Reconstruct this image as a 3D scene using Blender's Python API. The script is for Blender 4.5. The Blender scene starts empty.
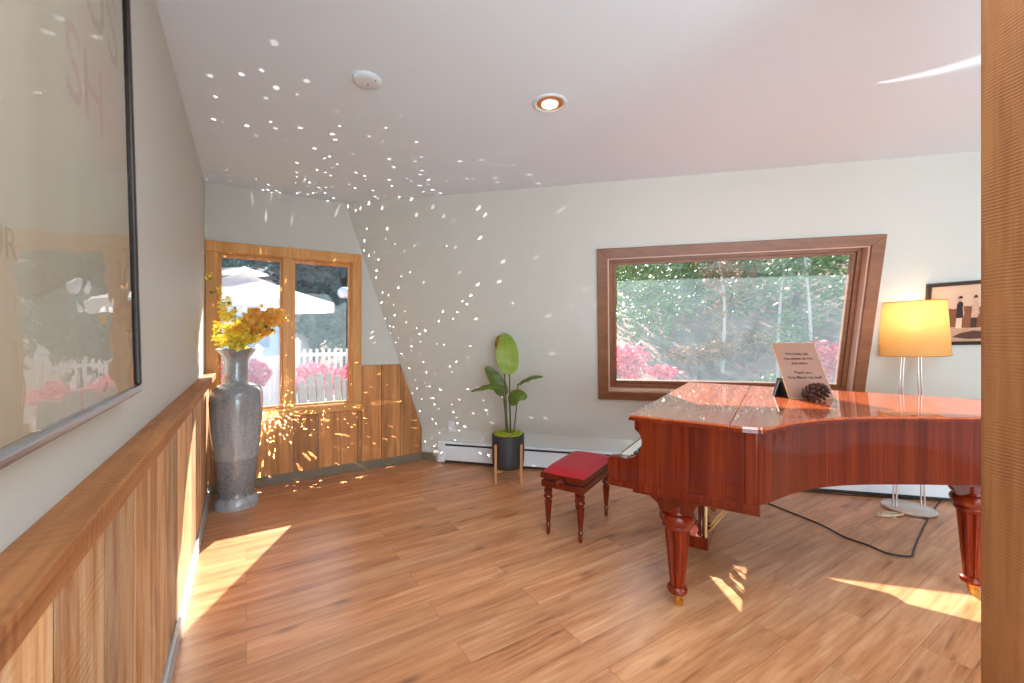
import bpy, math, random
from mathutils import Vector, Matrix
from mathutils.geometry import tessellate_polygon

R = math.radians
scn = bpy.context.scene
COL = scn.collection
rnd = random.Random(7)

# ------------------------------------------------------------------ survey helpers
F, CX, HY, CH = 426.0, 512.0, 333.0, 1.42        # focal length (px), optical axis, horizon row, eye height
def at(px, py, Y):
    return Vector(((px - CX) / F * Y, Y, CH - (py - HY) / F * Y))
def on_z(px, py, z=0.0):
    return at(px, py, (CH - z) * F / (py - HY))
def on_plane(px, py, P, n):
    r = Vector(((px - CX) / F, 1.0, -(py - HY) / F))
    e = Vector((0, 0, CH))
    return e + r * ((P - e).dot(n) / r.dot(n))
def srgb(r, g, b):
    f = lambda c: (c / 255) / 12.92 if c <= 10 else (((c / 255) + 0.055) / 1.055) ** 2.4
    return (f(r), f(g), f(b), 1.0)

# ------------------------------------------------------------------ mesh builder
class MB:
    def __init__(s):
        s.v, s.f, s.t = [], [], []
    def add(s, vs, fs, tone=0.5):
        o = len(s.v)
        s.v += [Vector(p) for p in vs]
        s.f += [tuple(i + o for i in f) for f in fs]
        s.t += [tone] * len(fs)
        return s
    def box(s, c, size, ax=None, tone=0.5):
        c = Vector(c)
        X, Y, Z = ax if ax else (Vector((1, 0, 0)), Vector((0, 1, 0)), Vector((0, 0, 1)))
        a, b, d = [q / 2 for q in size]
        vs = [c + X * (i * a) + Y * (j * b) + Z * (k * d) for i in (-1, 1) for j in (-1, 1) for k in (-1, 1)]
        fs = [(0, 1, 3, 2), (4, 6, 7, 5), (0, 4, 5, 1), (2, 3, 7, 6), (0, 2, 6, 4), (1, 5, 7, 3)]
        return s.add(vs, fs, tone)
    def hexa(s, q0, q1, tone=0.5):
        vs = list(q0) + list(q1)
        return s.add(vs, [(3, 2, 1, 0), (4, 5, 6, 7)] + [(i, (i + 1) % 4, 4 + (i + 1) % 4, 4 + i) for i in range(4)], tone)
    def prism(s, outer, vec, holes=(), tone=0.5):
        vec = Vector(vec)
        loops = [[Vector(p) for p in outer]] + [[Vector(p) for p in h] for h in holes]
        flat = [p for l in loops for p in l]
        n = len(flat)
        tri = tessellate_polygon(loops)
        fs = [tuple(t) for t in tri] + [tuple(i + n for i in reversed(t)) for t in tri]
        o = 0
        for l in loops:
            m = len(l)
            for i in range(m):
                j = (i + 1) % m
                fs.append((o + i, o + j, n + o + j, n + o + i))
            o += m
        return s.add(flat + [p + vec for p in flat], fs, tone)
    def tube(s, path, rad, n=8, tone=0.5, cap=True):
        path = [Vector(p) for p in path]
        if not hasattr(rad, '__len__'):
            rad = [rad] * len(path)
        vs, fs = [], []
        ref = None
        for i, p in enumerate(path):
            d = (path[min(i + 1, len(path) - 1)] - path[max(i - 1, 0)])
            if d.length < 1e-9: d = Vector((0, 0, 1))
            d.normalize()
            if ref is None:
                ref = Vector((1, 0, 0)) if abs(d.x) < 0.9 else Vector((0, 1, 0))
            x = (ref - d * ref.dot(d)).normalized(); y = d.cross(x); ref = x
            for k in range(n):
                a = 2 * math.pi * k / n
                vs.append(p + (x * math.cos(a) + y * math.sin(a)) * rad[i])
        for i in range(len(path) - 1):
            for k in range(n):
                k2 = (k + 1) % n
                fs.append((i * n + k, i * n + k2, (i + 1) * n + k2, (i + 1) * n + k))
        if cap:
            fs.append(tuple(reversed(range(n)))); fs.append(tuple((len(path) - 1) * n + k for k in range(n)))
        return s.add(vs, fs, tone)
    def lathe(s, prof, c=(0, 0, 0), n=32, tone=0.5, cap=True, sx=1.0, sy=1.0, rot=0.0):
        c = Vector(c); vs, fs = [], []
        for r, z in prof:
            for k in range(n):
                a = 2 * math.pi * k / n + rot
                vs.append(c + Vector((r * math.cos(a) * sx, r * math.sin(a) * sy, z)))
        m = len(prof)
        for i in range(m - 1):
            for k in range(n):
                k2 = (k + 1) % n
                fs.append((i * n + k, i * n + k2, (i + 1) * n + k2, (i + 1) * n + k))
        if cap:
            fs.append(tuple(reversed(range(n)))); fs.append(tuple((m - 1) * n + k for k in range(n)))
        return s.add(vs, fs, tone)
    def sphere(s, c, r, n=10, m=6, tone=0.5, sc=(1, 1, 1)):
        prof = [(max(1e-4, r * math.sin(math.pi * i / m)), -r * math.cos(math.pi * i / m)) for i in range(m + 1)]
        o = len(s.v); s.lathe(prof, (0, 0, 0), n, tone)
        for i in range(o, len(s.v)):
            p = s.v[i]; s.v[i] = Vector((p.x * sc[0], p.y * sc[1], p.z * sc[2])) + Vector(c)
        return s
    def xform(s, M):
        s.v = [M @ p for p in s.v]; return s
    def build(s, name, mat, parent=None, smooth=None, bevel=0.0, bseg=2, solid=0.0, local=False):
        if parent is not None and not local:
            top = parent
            while top.parent is not None: top = top.parent
            Mi = root_matrix(top).inverted()
            vs = [Mi @ p for p in s.v]
        else:
            vs = s.v
        me = bpy.data.meshes.new(name)
        me.from_pydata([tuple(p) for p in vs], [], s.f)
        at_ = me.attributes.new('tone', 'FLOAT', 'FACE')
        at_.data.foreach_set('value', s.t)
        import bmesh
        bm = bmesh.new(); bm.from_mesh(me)
        if len(s.f) < 6000:
            bmesh.ops.recalc_face_normals(bm, faces=bm.faces)
        bm.to_mesh(me); bm.free()
        if smooth is not None:
            for p in me.polygons: p.use_smooth = True
            me.set_sharp_from_angle(angle=R(smooth))
        me.materials.append(mat)
        o = bpy.data.objects.new(name, me)
        COL.objects.link(o)
        if parent is not None: o.parent = parent
        if bevel:
            b = o.modifiers.new('bevel', 'BEVEL'); b.width = bevel; b.segments = bseg; b.limit_method = 'ANGLE'; b.angle_limit = R(40)
        if solid:
            q = o.modifiers.new('solid', 'SOLIDIFY'); q.thickness = solid; q.offset = 0
        return o

def root_matrix(o):
    return Matrix.Translation(o.location) @ Matrix.Rotation(o.rotation_euler.z, 4, 'Z')
def thing(name, label, cat, loc=(0, 0, 0), rz=0.0, group=None):
    o = bpy.data.objects.new(name, None); COL.objects.link(o)
    o.empty_display_size = 0.1
    o.location = Vector(loc); o.rotation_euler = (0, 0, rz)
    return tag(o, label, cat, group)
def tag(o, label, cat, group=None, kind=None):
    o['label'] = label; o['category'] = cat
    if group: o['group'] = group
    if kind: o['kind'] = kind
    return o
def struct(o, label=None, cat=None):
    o['kind'] = 'structure'
    if label: o['label'] = label
    if cat: o['category'] = cat
    return o
def smooth_path(pts, n=8, closed=False):
    P = [Vector(p) for p in pts]; out = []
    m = len(P)
    rng = range(m) if closed else range(m - 1)
    for i in rng:
        if closed: a, b, c, d = P[i - 1], P[i], P[(i + 1) % m], P[(i + 2) % m]
        else: a, b, c, d = P[max(i - 1, 0)], P[i], P[i + 1], P[min(i + 2, m - 1)]
        for k in range(n):
            t = k / n
            out.append(0.5 * ((2 * b) + (c - a) * t + (2 * a - 5 * b + 4 * c - d) * t * t + (3 * b - a - 3 * c + d) * t ** 3))
    if not closed: out.append(P[-1])
    return out

# ------------------------------------------------------------------ materials
class NT:
    def __init__(s, name):
        s.m = bpy.data.materials.new(name); s.m.use_nodes = True
        s.t = s.m.node_tree; s.t.nodes.clear()
        s.out = s.n('ShaderNodeOutputMaterial')
    def n(s, typ, **kw):
        x = s.t.nodes.new(typ)
        for k, v in kw.items():
            if k in x.inputs and not hasattr(x, k): x.inputs[k].default_value = v
            else: setattr(x, k, v)
        return x
    def l(s, a, b): s.t.links.new(a, b)
    def ramp(s, fac, stops):
        r = s.n('ShaderNodeValToRGB')
        e = r.color_ramp.elements
        while len(e) < len(stops): e.new(0.5)
        for i, (p, c) in enumerate(stops):
            e[i].position = p; e[i].color = c if len(c) == 4 else (*c, 1)
        s.l(fac, r.inputs[0]); return r.outputs[0]
    def noise(s, vec, scale, detail=4, rough=0.55, dist=0.0):
        x = s.n('ShaderNodeTexNoise'); x.inputs['Scale'].default_value = scale
        x.inputs['Detail'].default_value = detail; x.inputs['Roughness'].default_value = rough; x.inputs['Distortion'].default_value = dist
        if vec is not None: s.l(vec, x.inputs['Vector'])
        return x.outputs['Fac']
    def coord(s, scale=(1, 1, 1), rot=(0, 0, 0), loc=(0, 0, 0)):
        c = s.n('ShaderNodeTexCoord'); m = s.n('ShaderNodeMapping')
        m.inputs['Scale'].default_value = scale; m.inputs['Rotation'].default_value = rot; m.inputs['Location'].default_value = loc
        s.l(c.outputs['Object'], m.inputs['Vector']); return m.outputs[0]
    def math(s, op, a, b=None, c=None):
        x = s.n('ShaderNodeMath'); x.operation = op
        for i, q in enumerate((a, b, c)):
            if q is None: continue
            if hasattr(q, 'links') or hasattr(q, 'is_linked'): s.l(q, x.inputs[i])
            else: x.inputs[i].default_value = q
        return x.outputs[0]
    def mix(s, fac, a, b, mode='MIX'):
        x = s.n('ShaderNodeMix'); x.data_type = 'RGBA'; x.blend_type = mode
        for key, q in ((0, fac), (6, a), (7, b)):
            if hasattr(q, 'is_linked'): s.l(q, x.inputs[key])
            else: x.inputs[key].default_value = q
        return x.outputs[2]
    def tone(s):
        a = s.n('ShaderNodeAttribute'); a.attribute_name = 'tone'; return a.outputs['Fac']
    def bump(s, h, strength=0.3, dist=0.01):
        b = s.n('ShaderNodeBump'); b.inputs['Strength'].default_value = strength; b.inputs['Distance'].default_value = dist
        s.l(h, b.inputs['Height']); return b.outputs[0]
    def pbr(s, color, rough=0.5, metal=0.0, coat=0.0, coat_rough=0.03, normal=None, spec=0.5, emit=None, estr=0.0, sheen=0.0):
        p = s.n('ShaderNodeBsdfPrincipled')
        for k, q in (('Base Color', color), ('Roughness', rough), ('Metallic', metal), ('Coat Weight', coat), ('Coat Roughness', coat_rough),
                     ('Specular IOR Level', spec), ('Sheen Weight', sheen)):
            if hasattr(q, 'is_linked'): s.l(q, p.inputs[k])
            else: p.inputs[k].default_value = q
        if normal is not None: s.l(normal, p.inputs['Normal'])
        if emit is not None:
            p.inputs['Emission Color'].default_value = emit; p.inputs['Emission Strength'].default_value = estr
        return p.outputs[0]
    def done(s, sh): s.l(sh, s.out.inputs[0]); return s.m

def mul(c, k): return (c[0] * k, c[1] * k, c[2] * k, 1)

def m_plain(name, c, rough=0.5, metal=0.0, coat=0.0, var=0.06, scale=30, bump=0.0, spec=0.5, sheen=0.0):
    t = NT(name); co = t.coord()
    f = t.noise(co, scale, 3)
    colr = t.mix(f, mul(c, 1 - var), mul(c, 1 + var))
    nb = t.bump(f, bump, 0.004) if bump else None
    return t.done(t.pbr(colr, rough, metal, coat, 0.05, nb, spec, sheen=sheen))

def m_wood(name, c1, c2, axis=2, rough=0.5, coat=0.0, fine=60.0, stretch=0.03, saw=None, tonevar=0.5, knots=False, bump=0.15, rot=(0, 0, 0), dark=None, spec=0.5, weather=0.0):
    t = NT(name)
    sc = [1, 1, 1]; sc[axis] = stretch
    co = t.coord(rot=rot)
    mp = t.n('ShaderNodeMapping'); mp.inputs['Scale'].default_value = sc; t.l(co, mp.inputs['Vector'])
    tv = t.n('ShaderNodeVectorMath'); tv.operation = 'ADD'; t.l(mp.outputs[0], tv.inputs[0])
    comb = t.n('ShaderNodeCombineXYZ'); tt = t.math('MULTIPLY', t.tone(), 37.0); t.l(tt, comb.inputs[0]); t.l(tt, comb.inputs[1]); t.l(tt, comb.inputs[2])
    t.l(comb.outputs[0], tv.inputs[1]); vec = tv.outputs[0]
    g1 = t.noise(vec, fine, 5, 0.6, 0.3); g2 = t.noise(vec, fine * 0.17, 3, 0.5, 0.6)
    g = t.math('ADD', t.math('MULTIPLY', g1, 0.6), t.math('MULTIPLY', g2, 0.4))
    colr = t.ramp(g, [(0.36, c1), (0.5, tuple((a + b) / 2 for a, b in zip(c1, c2))), (0.64, c2)])
    if weather:
        ms = t.n('ShaderNodeMapping'); s3 = [1, 1, 1]; s3[axis] = 0.16; ms.inputs['Scale'].default_value = s3; t.l(co, ms.inputs[0])
        wn = t.noise(ms.outputs[0], 13, 5, 0.7, 0.4)
        colr = t.mix(t.math('MULTIPLY', t.ramp(wn, [(0.47, (0, 0, 0)), (0.62, (1, 1, 1))]), weather), colr, srgb(236, 204, 166))
        colr = t.mix(t.math('MULTIPLY', t.ramp(wn, [(0.34, (1, 1, 1)), (0.45, (0, 0, 0))]), weather), colr, srgb(150, 88, 44))
    k = t.math('ADD', t.math('MULTIPLY', t.tone(), tonevar), 1 - tonevar / 2)
    cc = t.n('ShaderNodeCombineColor'); [t.l(k, cc.inputs[i]) for i in range(3)]
    colr = t.mix(1.0, colr, cc.outputs[0], 'MULTIPLY')
    h = g1
    if saw:
        w = t.n('ShaderNodeTexWave'); w.wave_type = 'BANDS'; w.bands_direction = 'XYZ'[saw[0]]
        w.inputs['Scale'].default_value = saw[1]; w.inputs['Distortion'].default_value = 2.5; w.inputs['Detail'].default_value = 3; w.inputs['Detail Scale'].default_value = 0.6
        t.l(co, w.inputs['Vector'])
        brk = t.noise(co, 9, 3)
        sv = t.math('MULTIPLY', w.outputs['Fac'], t.ramp(brk, [(0.35, (0, 0, 0)), (0.7, (1, 1, 1))]))
        colr = t.mix(t.math('MULTIPLY', sv, saw[2]), colr, dark or mul(c1, 0.55))
        h = t.math('SUBTRACT', g1, sv)
    if knots:
        v = t.n('ShaderNodeTexVoronoi'); v.inputs['Scale'].default_value = 2.6
        mk = t.n('ShaderNodeMapping'); s2 = [1.6, 1.6, 1.6]; s2[axis] = 0.55; mk.inputs['Scale'].default_value = s2
        t.l(co, mk.inputs[0]); t.l(mk.outputs[0], v.inputs['Vector'])
        kf = t.ramp(v.outputs['Distance'], [(0.02, (1, 1, 1)), (0.11, (0, 0, 0))])
        colr = t.mix(t.math('MULTIPLY', kf, 0.6), colr, mul(c1, 0.45))
    return t.done(t.pbr(colr, rough, 0, coat, 0.04, t.bump(h, bump, 0.004) if bump else None, spec))

M = {}
M['wall'] = m_plain('wall_paint', srgb(201, 200, 193), 0.55, var=0.012, scale=6, spec=0.35)
M['ceil'] = m_plain('ceiling_paint', srgb(222, 236, 248), 0.7, var=0.012, scale=3)
M['pine'] = m_wood('rough_pine', srgb(168, 110, 66), srgb(236, 184, 130), 2, 0.62, fine=20, stretch=0.06, tonevar=0.55, knots=True, bump=0.4, saw=(2, 17, 0.14), weather=0.55)
M['pine_gold'] = m_wood('golden_pine', srgb(148, 92, 44), srgb(216, 148, 84), 2, 0.55, fine=18, stretch=0.07, tonevar=0.6, knots=True, bump=0.25)
M['pine_cap'] = m_wood('rough_cap_board', srgb(140, 84, 42), srgb(196, 132, 80), 0, 0.65, fine=26, stretch=0.06, saw=(0, 11, 0.4), bump=0.5)
M['post'] = m_wood('rough_post', srgb(128, 78, 38), srgb(170, 114, 66), 2, 0.7, fine=30, stretch=0.06, saw=(2, 34, 0.25), bump=0.35, tonevar=0.1, dark=srgb(124, 66, 34))
M['casing_gold'] = m_wood('golden_casing', srgb(190, 122, 48), srgb(222, 160, 84), 2, 0.42, fine=40, stretch=0.05, tonevar=0.25, bump=0.06)
M['casing_brown'] = m_wood('brown_casing', srgb(118, 74, 48), srgb(142, 94, 64), 0, 0.42, fine=30, stretch=0.03, tonevar=0.25, bump=0.06)
M['base_grey'] = m_plain('grey_vinyl', srgb(168, 176, 182), 0.28, var=0.03)
M['base_brown'] = m_plain('taupe_vinyl', srgb(118, 104, 84), 0.4, var=0.04)
M['white_metal'] = m_plain('white_enamel', srgb(222, 226, 232), 0.4, var=0.015)
M['white_plastic'] = m_plain('white_plastic', srgb(218, 226, 234), 0.45, var=0.01)
M['dark'] = m_plain('dark_gap', srgb(48, 46, 44), 0.7)
M['black'] = m_plain('black_satin', srgb(32, 32, 34), 0.4)
M['black_gloss'] = m_plain('black_gloss', srgb(20, 19, 20), 0.15)
M['pot'] = m_plain('matte_charcoal', srgb(52, 53, 56), 0.5, var=0.08)
M['stand_wood'] = m_wood('stand_wood', srgb(176, 116, 66), srgb(206, 148, 92), 2, 0.5, fine=80, stretch=0.05, bump=0.05)
M['brass'] = m_plain('brass', srgb(214, 160, 72), 0.25, metal=1.0)
M['pale_brass'] = m_plain('pale_brass', srgb(226, 204, 158), 0.3, metal=1.0)
M['steel'] = m_plain('brushed_steel', srgb(214, 202, 196), 0.3, metal=0.85)
M['velvet'] = m_plain('red_velvet', srgb(170, 12, 30), 0.8, sheen=0.1, var=0.08, scale=60)
M['ivory'] = m_plain('ivory', srgb(240, 240, 236), 0.25, var=0.01)
M['frame_dark'] = m_plain('dark_frame', srgb(52, 34, 28), 0.3, var=0.1)
M['moss'] = m_plain('moss', srgb(146, 158, 36), 0.9, var=0.4, scale=70, bump=0.6)
M['paper'] = m_plain('paper', srgb(156, 114, 96), 0.6, var=0.01)  # the sheet's backlit shade is put into this tan colour
M['ink'] = m_plain('ink', srgb(46, 26, 24), 0.7)
M['beige_cord'] = m_plain('beige_cord', srgb(214, 190, 160), 0.5)
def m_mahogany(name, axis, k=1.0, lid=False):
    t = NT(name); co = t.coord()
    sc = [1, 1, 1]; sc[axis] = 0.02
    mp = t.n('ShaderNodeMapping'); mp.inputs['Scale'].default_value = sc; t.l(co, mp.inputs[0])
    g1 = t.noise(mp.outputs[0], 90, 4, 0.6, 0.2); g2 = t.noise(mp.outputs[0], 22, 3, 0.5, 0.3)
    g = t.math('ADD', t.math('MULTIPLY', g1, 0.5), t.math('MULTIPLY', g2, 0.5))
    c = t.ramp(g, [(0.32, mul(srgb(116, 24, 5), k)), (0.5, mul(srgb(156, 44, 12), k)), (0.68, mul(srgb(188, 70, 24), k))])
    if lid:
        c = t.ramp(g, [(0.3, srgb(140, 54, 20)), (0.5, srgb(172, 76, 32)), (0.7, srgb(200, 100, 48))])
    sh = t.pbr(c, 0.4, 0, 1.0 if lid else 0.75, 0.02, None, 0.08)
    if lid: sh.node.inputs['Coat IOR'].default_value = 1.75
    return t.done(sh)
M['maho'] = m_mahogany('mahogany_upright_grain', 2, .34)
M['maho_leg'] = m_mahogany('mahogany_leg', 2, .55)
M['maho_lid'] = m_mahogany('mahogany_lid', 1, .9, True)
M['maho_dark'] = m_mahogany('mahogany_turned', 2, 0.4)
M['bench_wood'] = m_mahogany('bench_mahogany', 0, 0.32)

def m_floor():
    t = NT('vinyl_plank_floor')
    co = t.coord(rot=(0, 0, R(-31.95)))
    b = t.n('ShaderNodeTexBrick'); b.offset = 0.37; b.offset_frequency = 2
    b.inputs['Scale'].default_value = 1; b.inputs['Brick Width'].default_value = 1.3; b.inputs['Row Height'].default_value = 0.165
    b.inputs['Mortar Size'].default_value = 0.0012; b.inputs['Mortar Smooth'].default_value = 0.1; b.inputs['Bias'].default_value = 0
    b.inputs['Color1'].default_value = (0, 0, 0, 1); b.inputs['Color2'].default_value = (1, 1, 1, 1); b.inputs['Mortar'].default_value = (0.35, 0.35, 0.35, 1)
    t.l(co, b.inputs['Vector'])
    mp = t.n('ShaderNodeMapping'); mp.inputs['Scale'].default_value = (0.09, 1, 1); t.l(co, mp.inputs[0])
    sh = t.n('ShaderNodeVectorMath'); sh.operation = 'ADD'; t.l(mp.outputs[0], sh.inputs[0])
    s2 = t.n('ShaderNodeVectorMath'); s2.operation = 'SCALE'; s2.inputs['Scale'].default_value = 7.3; t.l(b.outputs['Color'], s2.inputs[0]); t.l(s2.outputs[0], sh.inputs[1])
    g1 = t.noise(sh.outputs[0], 34, 5, 0.62, 0.4); g2 = t.noise(sh.outputs[0], 7, 4, 0.55, 0.8)
    g = t.math('ADD', t.math('MULTIPLY', g1, 0.5), t.math('MULTIPLY', g2, 0.5))
    c = t.ramp(g, [(0.33, srgb(136, 84, 52)), (0.43, srgb(188, 126, 84)), (0.54, srgb(208, 148, 104)), (0.68, srgb(226, 174, 132))])
    k = t.math('ADD', t.math('MULTIPLY', b.outputs['Color'], 0.22), 0.88)
    cc = t.n('ShaderNodeCombineColor'); [t.l(k, cc.inputs[i]) for i in range(3)]
    c = t.mix(1.0, c, cc.outputs[0], 'MULTIPLY')
    kn = t.n('ShaderNodeTexVoronoi'); kn.inputs['Scale'].default_value = 1.0
    mk = t.n('ShaderNodeMapping'); mk.inputs['Scale'].default_value = (2.0, 6.5, 1); t.l(co, mk.inputs[0]); t.l(mk.outputs[0], kn.inputs['Vector'])
    kf = t.ramp(kn.outputs['Distance'], [(0.03, (1, 1, 1)), (0.17, (0, 0, 0))])
    c = t.mix(t.math('MULTIPLY', kf, 0.62), c, srgb(84, 50, 32))
    c = t.mix(t.math('MULTIPLY', b.outputs['Fac'], 0.55), c, srgb(92, 56, 36))
    rg = t.math('ADD', t.math('MULTIPLY', g1, 0.16), 0.24)
    return t.done(t.pbr(c, rg, 0, 0, 0.05, t.bump(t.math('SUBTRACT', g1, b.outputs['Fac']), 0.06, 0.003), 0.5))
M['floor'] = m_floor()

def m_vase():
    t = NT('grey_crackle_glaze'); co = t.coord()
    v = t.n('ShaderNodeTexVoronoi'); v.feature = 'DISTANCE_TO_EDGE'; v.inputs['Scale'].default_value = 75; t.l(co, v.inputs['Vector'])
    v2 = t.n('ShaderNodeTexVoronoi'); v2.inputs['Scale'].default_value = 75; t.l(co, v2.inputs['Vector'])
    sep = t.n('ShaderNodeSeparateXYZ'); t.l(co, sep.inputs[0])
    mp = t.n('ShaderNodeMapping'); mp.inputs['Scale'].default_value = (1, 1, 0.12); t.l(co, mp.inputs[0])
    st = t.noise(mp.outputs[0], 26, 4)
    zz = t.math('ADD', sep.outputs['Z'], t.math('MULTIPLY', st, 0.05))
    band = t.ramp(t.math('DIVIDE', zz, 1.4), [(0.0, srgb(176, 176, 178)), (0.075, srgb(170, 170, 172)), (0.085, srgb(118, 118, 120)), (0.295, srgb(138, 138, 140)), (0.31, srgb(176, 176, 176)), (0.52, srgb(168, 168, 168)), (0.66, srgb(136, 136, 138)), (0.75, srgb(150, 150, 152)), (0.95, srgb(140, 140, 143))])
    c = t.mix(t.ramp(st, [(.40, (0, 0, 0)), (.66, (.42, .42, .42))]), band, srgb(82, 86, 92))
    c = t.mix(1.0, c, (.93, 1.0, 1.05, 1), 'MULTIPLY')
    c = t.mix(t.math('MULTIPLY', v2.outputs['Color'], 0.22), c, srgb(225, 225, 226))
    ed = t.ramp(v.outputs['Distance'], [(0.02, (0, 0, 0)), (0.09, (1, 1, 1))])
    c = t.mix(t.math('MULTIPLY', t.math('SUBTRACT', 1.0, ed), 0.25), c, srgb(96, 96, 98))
    return t.done(t.pbr(c, 0.25, 0.0, 0.9, 0.04, t.bump(v2.outputs['Distance'], 0.12, 0.003)))
M['vase'] = m_vase()

def m_glass(name, haze=0.1, seed=0.0, wav=0.0, refl=1.0):
    """dusty window glass: clear pane, fresnel reflection, and a dust film that scatters the sunlight that falls on it"""
    t = NT(name); co = t.coord(loc=(seed, seed * 0.7, 0))
    tr = t.n('ShaderNodeBsdfTransparent'); tr.inputs[0].default_value = (0.95, 0.97, 0.97, 1)
    gl = t.n('ShaderNodeBsdfGlossy'); gl.inputs['Roughness'].default_value = 0.01
    if wav:
        wn = t.noise(t.coord((1, 1, 2.2)), 4.5, 2, 0.4, 0.5)
        t.l(t.bump(wn, wav, 0.05), gl.inputs['Normal'])
    fr = t.n('ShaderNodeFresnel'); fr.inputs[0].default_value = 1.45
    mx = t.n('ShaderNodeMixShader'); t.l(t.math('MULTIPLY', fr.outputs[0], refl), mx.inputs[0]); t.l(tr.outputs[0], mx.inputs[1]); t.l(gl.outputs[0], mx.inputs[2])
    if not haze: return t.done(mx.outputs[0])
    tl = t.n('ShaderNodeBsdfTranslucent'); tl.inputs[0].default_value = (0.62, 0.86, 1.0, 1)
    n1 = t.noise(co, 2.2, 5, 0.6, 2.2); n2 = t.noise(co, 9, 4, 0.6, 1.5)
    f = t.math('MULTIPLY', t.ramp(t.math('ADD', t.math('MULTIPLY', n1, 0.7), t.math('MULTIPLY', n2, 0.3)), [(0.3, (0.55, 0.55, 0.55)), (0.7, (1, 1, 1))]), haze)
    m2 = t.n('ShaderNodeMixShader'); t.l(f, m2.inputs[0]); t.l(mx.outputs[0], m2.inputs[1]); t.l(tl.outputs[0], m2.inputs[2])
    return t.done(m2.outputs[0])
M['glass_corner'] = m_glass('dusty_glass_corner', 0.085, refl=.4)
M['glass_wide'] = m_glass('dusty_glass_wide', 0.085, 4.0, refl=.4)
M['glass_picture'] = m_glass('picture_acrylic', 0.0, wav=0.03, refl=0.95)

def m_leaf(name, c1, c2, trans=0.35, rough=0.5, veins=False):
    t = NT(name)
    f = t.math('ADD', t.math('MULTIPLY', t.tone(), 0.8), t.math('MULTIPLY', t.noise(t.coord(), 12, 3), 0.2))
    c = t.mix(f, c1, c2)
    d = t.pbr(c, rough); tl = t.n('ShaderNodeBsdfTranslucent'); t.l(c, tl.inputs[0])
    mx = t.n('ShaderNodeMixShader'); mx.inputs[0].default_value = trans; t.l(d, mx.inputs[1]); t.l(tl.outputs[0], mx.inputs[2])
    return t.done(mx.outputs[0])
M['leaf_dark'] = m_leaf('banana_leaf', srgb(62, 84, 30), srgb(128, 150, 58), 0.3, 0.4)
M['leaf_lime'] = m_leaf('lime_leaf', srgb(116, 150, 40), srgb(176, 196, 84), 0.4, 0.45)
M['stalk'] = m_leaf('stalk', srgb(52, 54, 30), srgb(96, 100, 48), 0.0)
M['yellow'] = m_leaf('yellow_blossom', srgb(253, 224, 50), srgb(255, 248, 140), 0.55)
M['orange'] = m_leaf('orange_blossom', srgb(250, 168, 52), srgb(255, 238, 140), 0.55)
M['green'] = m_leaf('green_leaf', srgb(70, 120, 40), srgb(130, 170, 60), 0.4)
M['magenta'] = m_leaf('magenta_foliage', srgb(196, 10, 90), srgb(244, 80, 150), 0.35)
M['cone'] = m_leaf('pinecone', srgb(26, 13, 10), srgb(92, 56, 42), 0.0, .6)
M['pink'] = m_leaf('pink_foliage', srgb(196, 44, 88), srgb(248, 150, 172), 0.45)
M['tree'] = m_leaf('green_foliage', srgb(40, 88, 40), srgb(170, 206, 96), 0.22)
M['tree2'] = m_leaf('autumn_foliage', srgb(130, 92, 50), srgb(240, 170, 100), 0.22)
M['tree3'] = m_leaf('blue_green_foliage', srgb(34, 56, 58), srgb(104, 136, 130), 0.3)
M['bark'] = m_plain('bark', srgb(96, 88, 82), 0.9, var=0.3, scale=14)
M['birch'] = m_plain('pale_bark', srgb(214, 210, 202), 0.8, var=0.3, scale=10)
M['white_wood'] = m_plain('white_paint', srgb(238, 240, 244), 0.5, var=0.02)
M['grey_wood'] = m_plain('weathered_wood', srgb(122, 114, 112), 0.7, var=0.2, scale=10)
M['canvas'] = m_leaf('white_canvas', srgb(236, 232, 228), srgb(250, 248, 246), 0.5, 0.8)
M['siding'] = m_plain('pale_siding', srgb(226, 238, 252), 0.6, var=0.03)

def m_ground():
    t = NT('leaf_litter'); co = t.coord()
    n = t.noise(co, 0.9, 5, 0.65, 0.8); n2 = t.noise(co, 9, 4, 0.7)
    c = t.ramp(t.math('ADD', t.math('MULTIPLY', n, 0.65), t.math('MULTIPLY', n2, 0.35)), [(0.3, srgb(78, 84, 56)), (0.45, srgb(150, 120, 96)), (0.55, srgb(186, 128, 116)), (0.68, srgb(206, 196, 168))])
    return t.done(t.pbr(c, 0.9, normal=t.bump(n2, 0.5, 0.05)))
M['ground'] = m_ground()

# ------------------------------------------------------------------ room frame
u = Vector((0.8485, 0.5292, 0)); v = Vector((-0.5292, 0.8485, 0)); Z = Vector((0, 0, 1))
C0 = Vector((-2.69, 3.732, 0)); H = 2.743
def P(a, b, z): return C0 + u * a + v * b + Z * z
w = Vector((4.1, -1, 0)).normalized()
K0 = on_plane(421.5, 428, C0, v); Kf = Vector((K0.x, K0.y, 0))
C1 = on_plane(345, 203, C0, v); C1.z = H
nS = w.cross((C1 - K0).normalized()).normalized()
if nS.y > 0: nS = -nS                                  # inward normal of the sloping wall
nV = Vector((w.y, -w.x, 0))
if nV.y > 0: nV = -nV                                  # inward normal of its upright foot
fall = (C1 - K0) - w * (C1 - K0).dot(w); fall = fall / fall.z   # per metre of height, up the slope
LW = 6.2
left_end = P(0, -4.8, 0)

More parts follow.
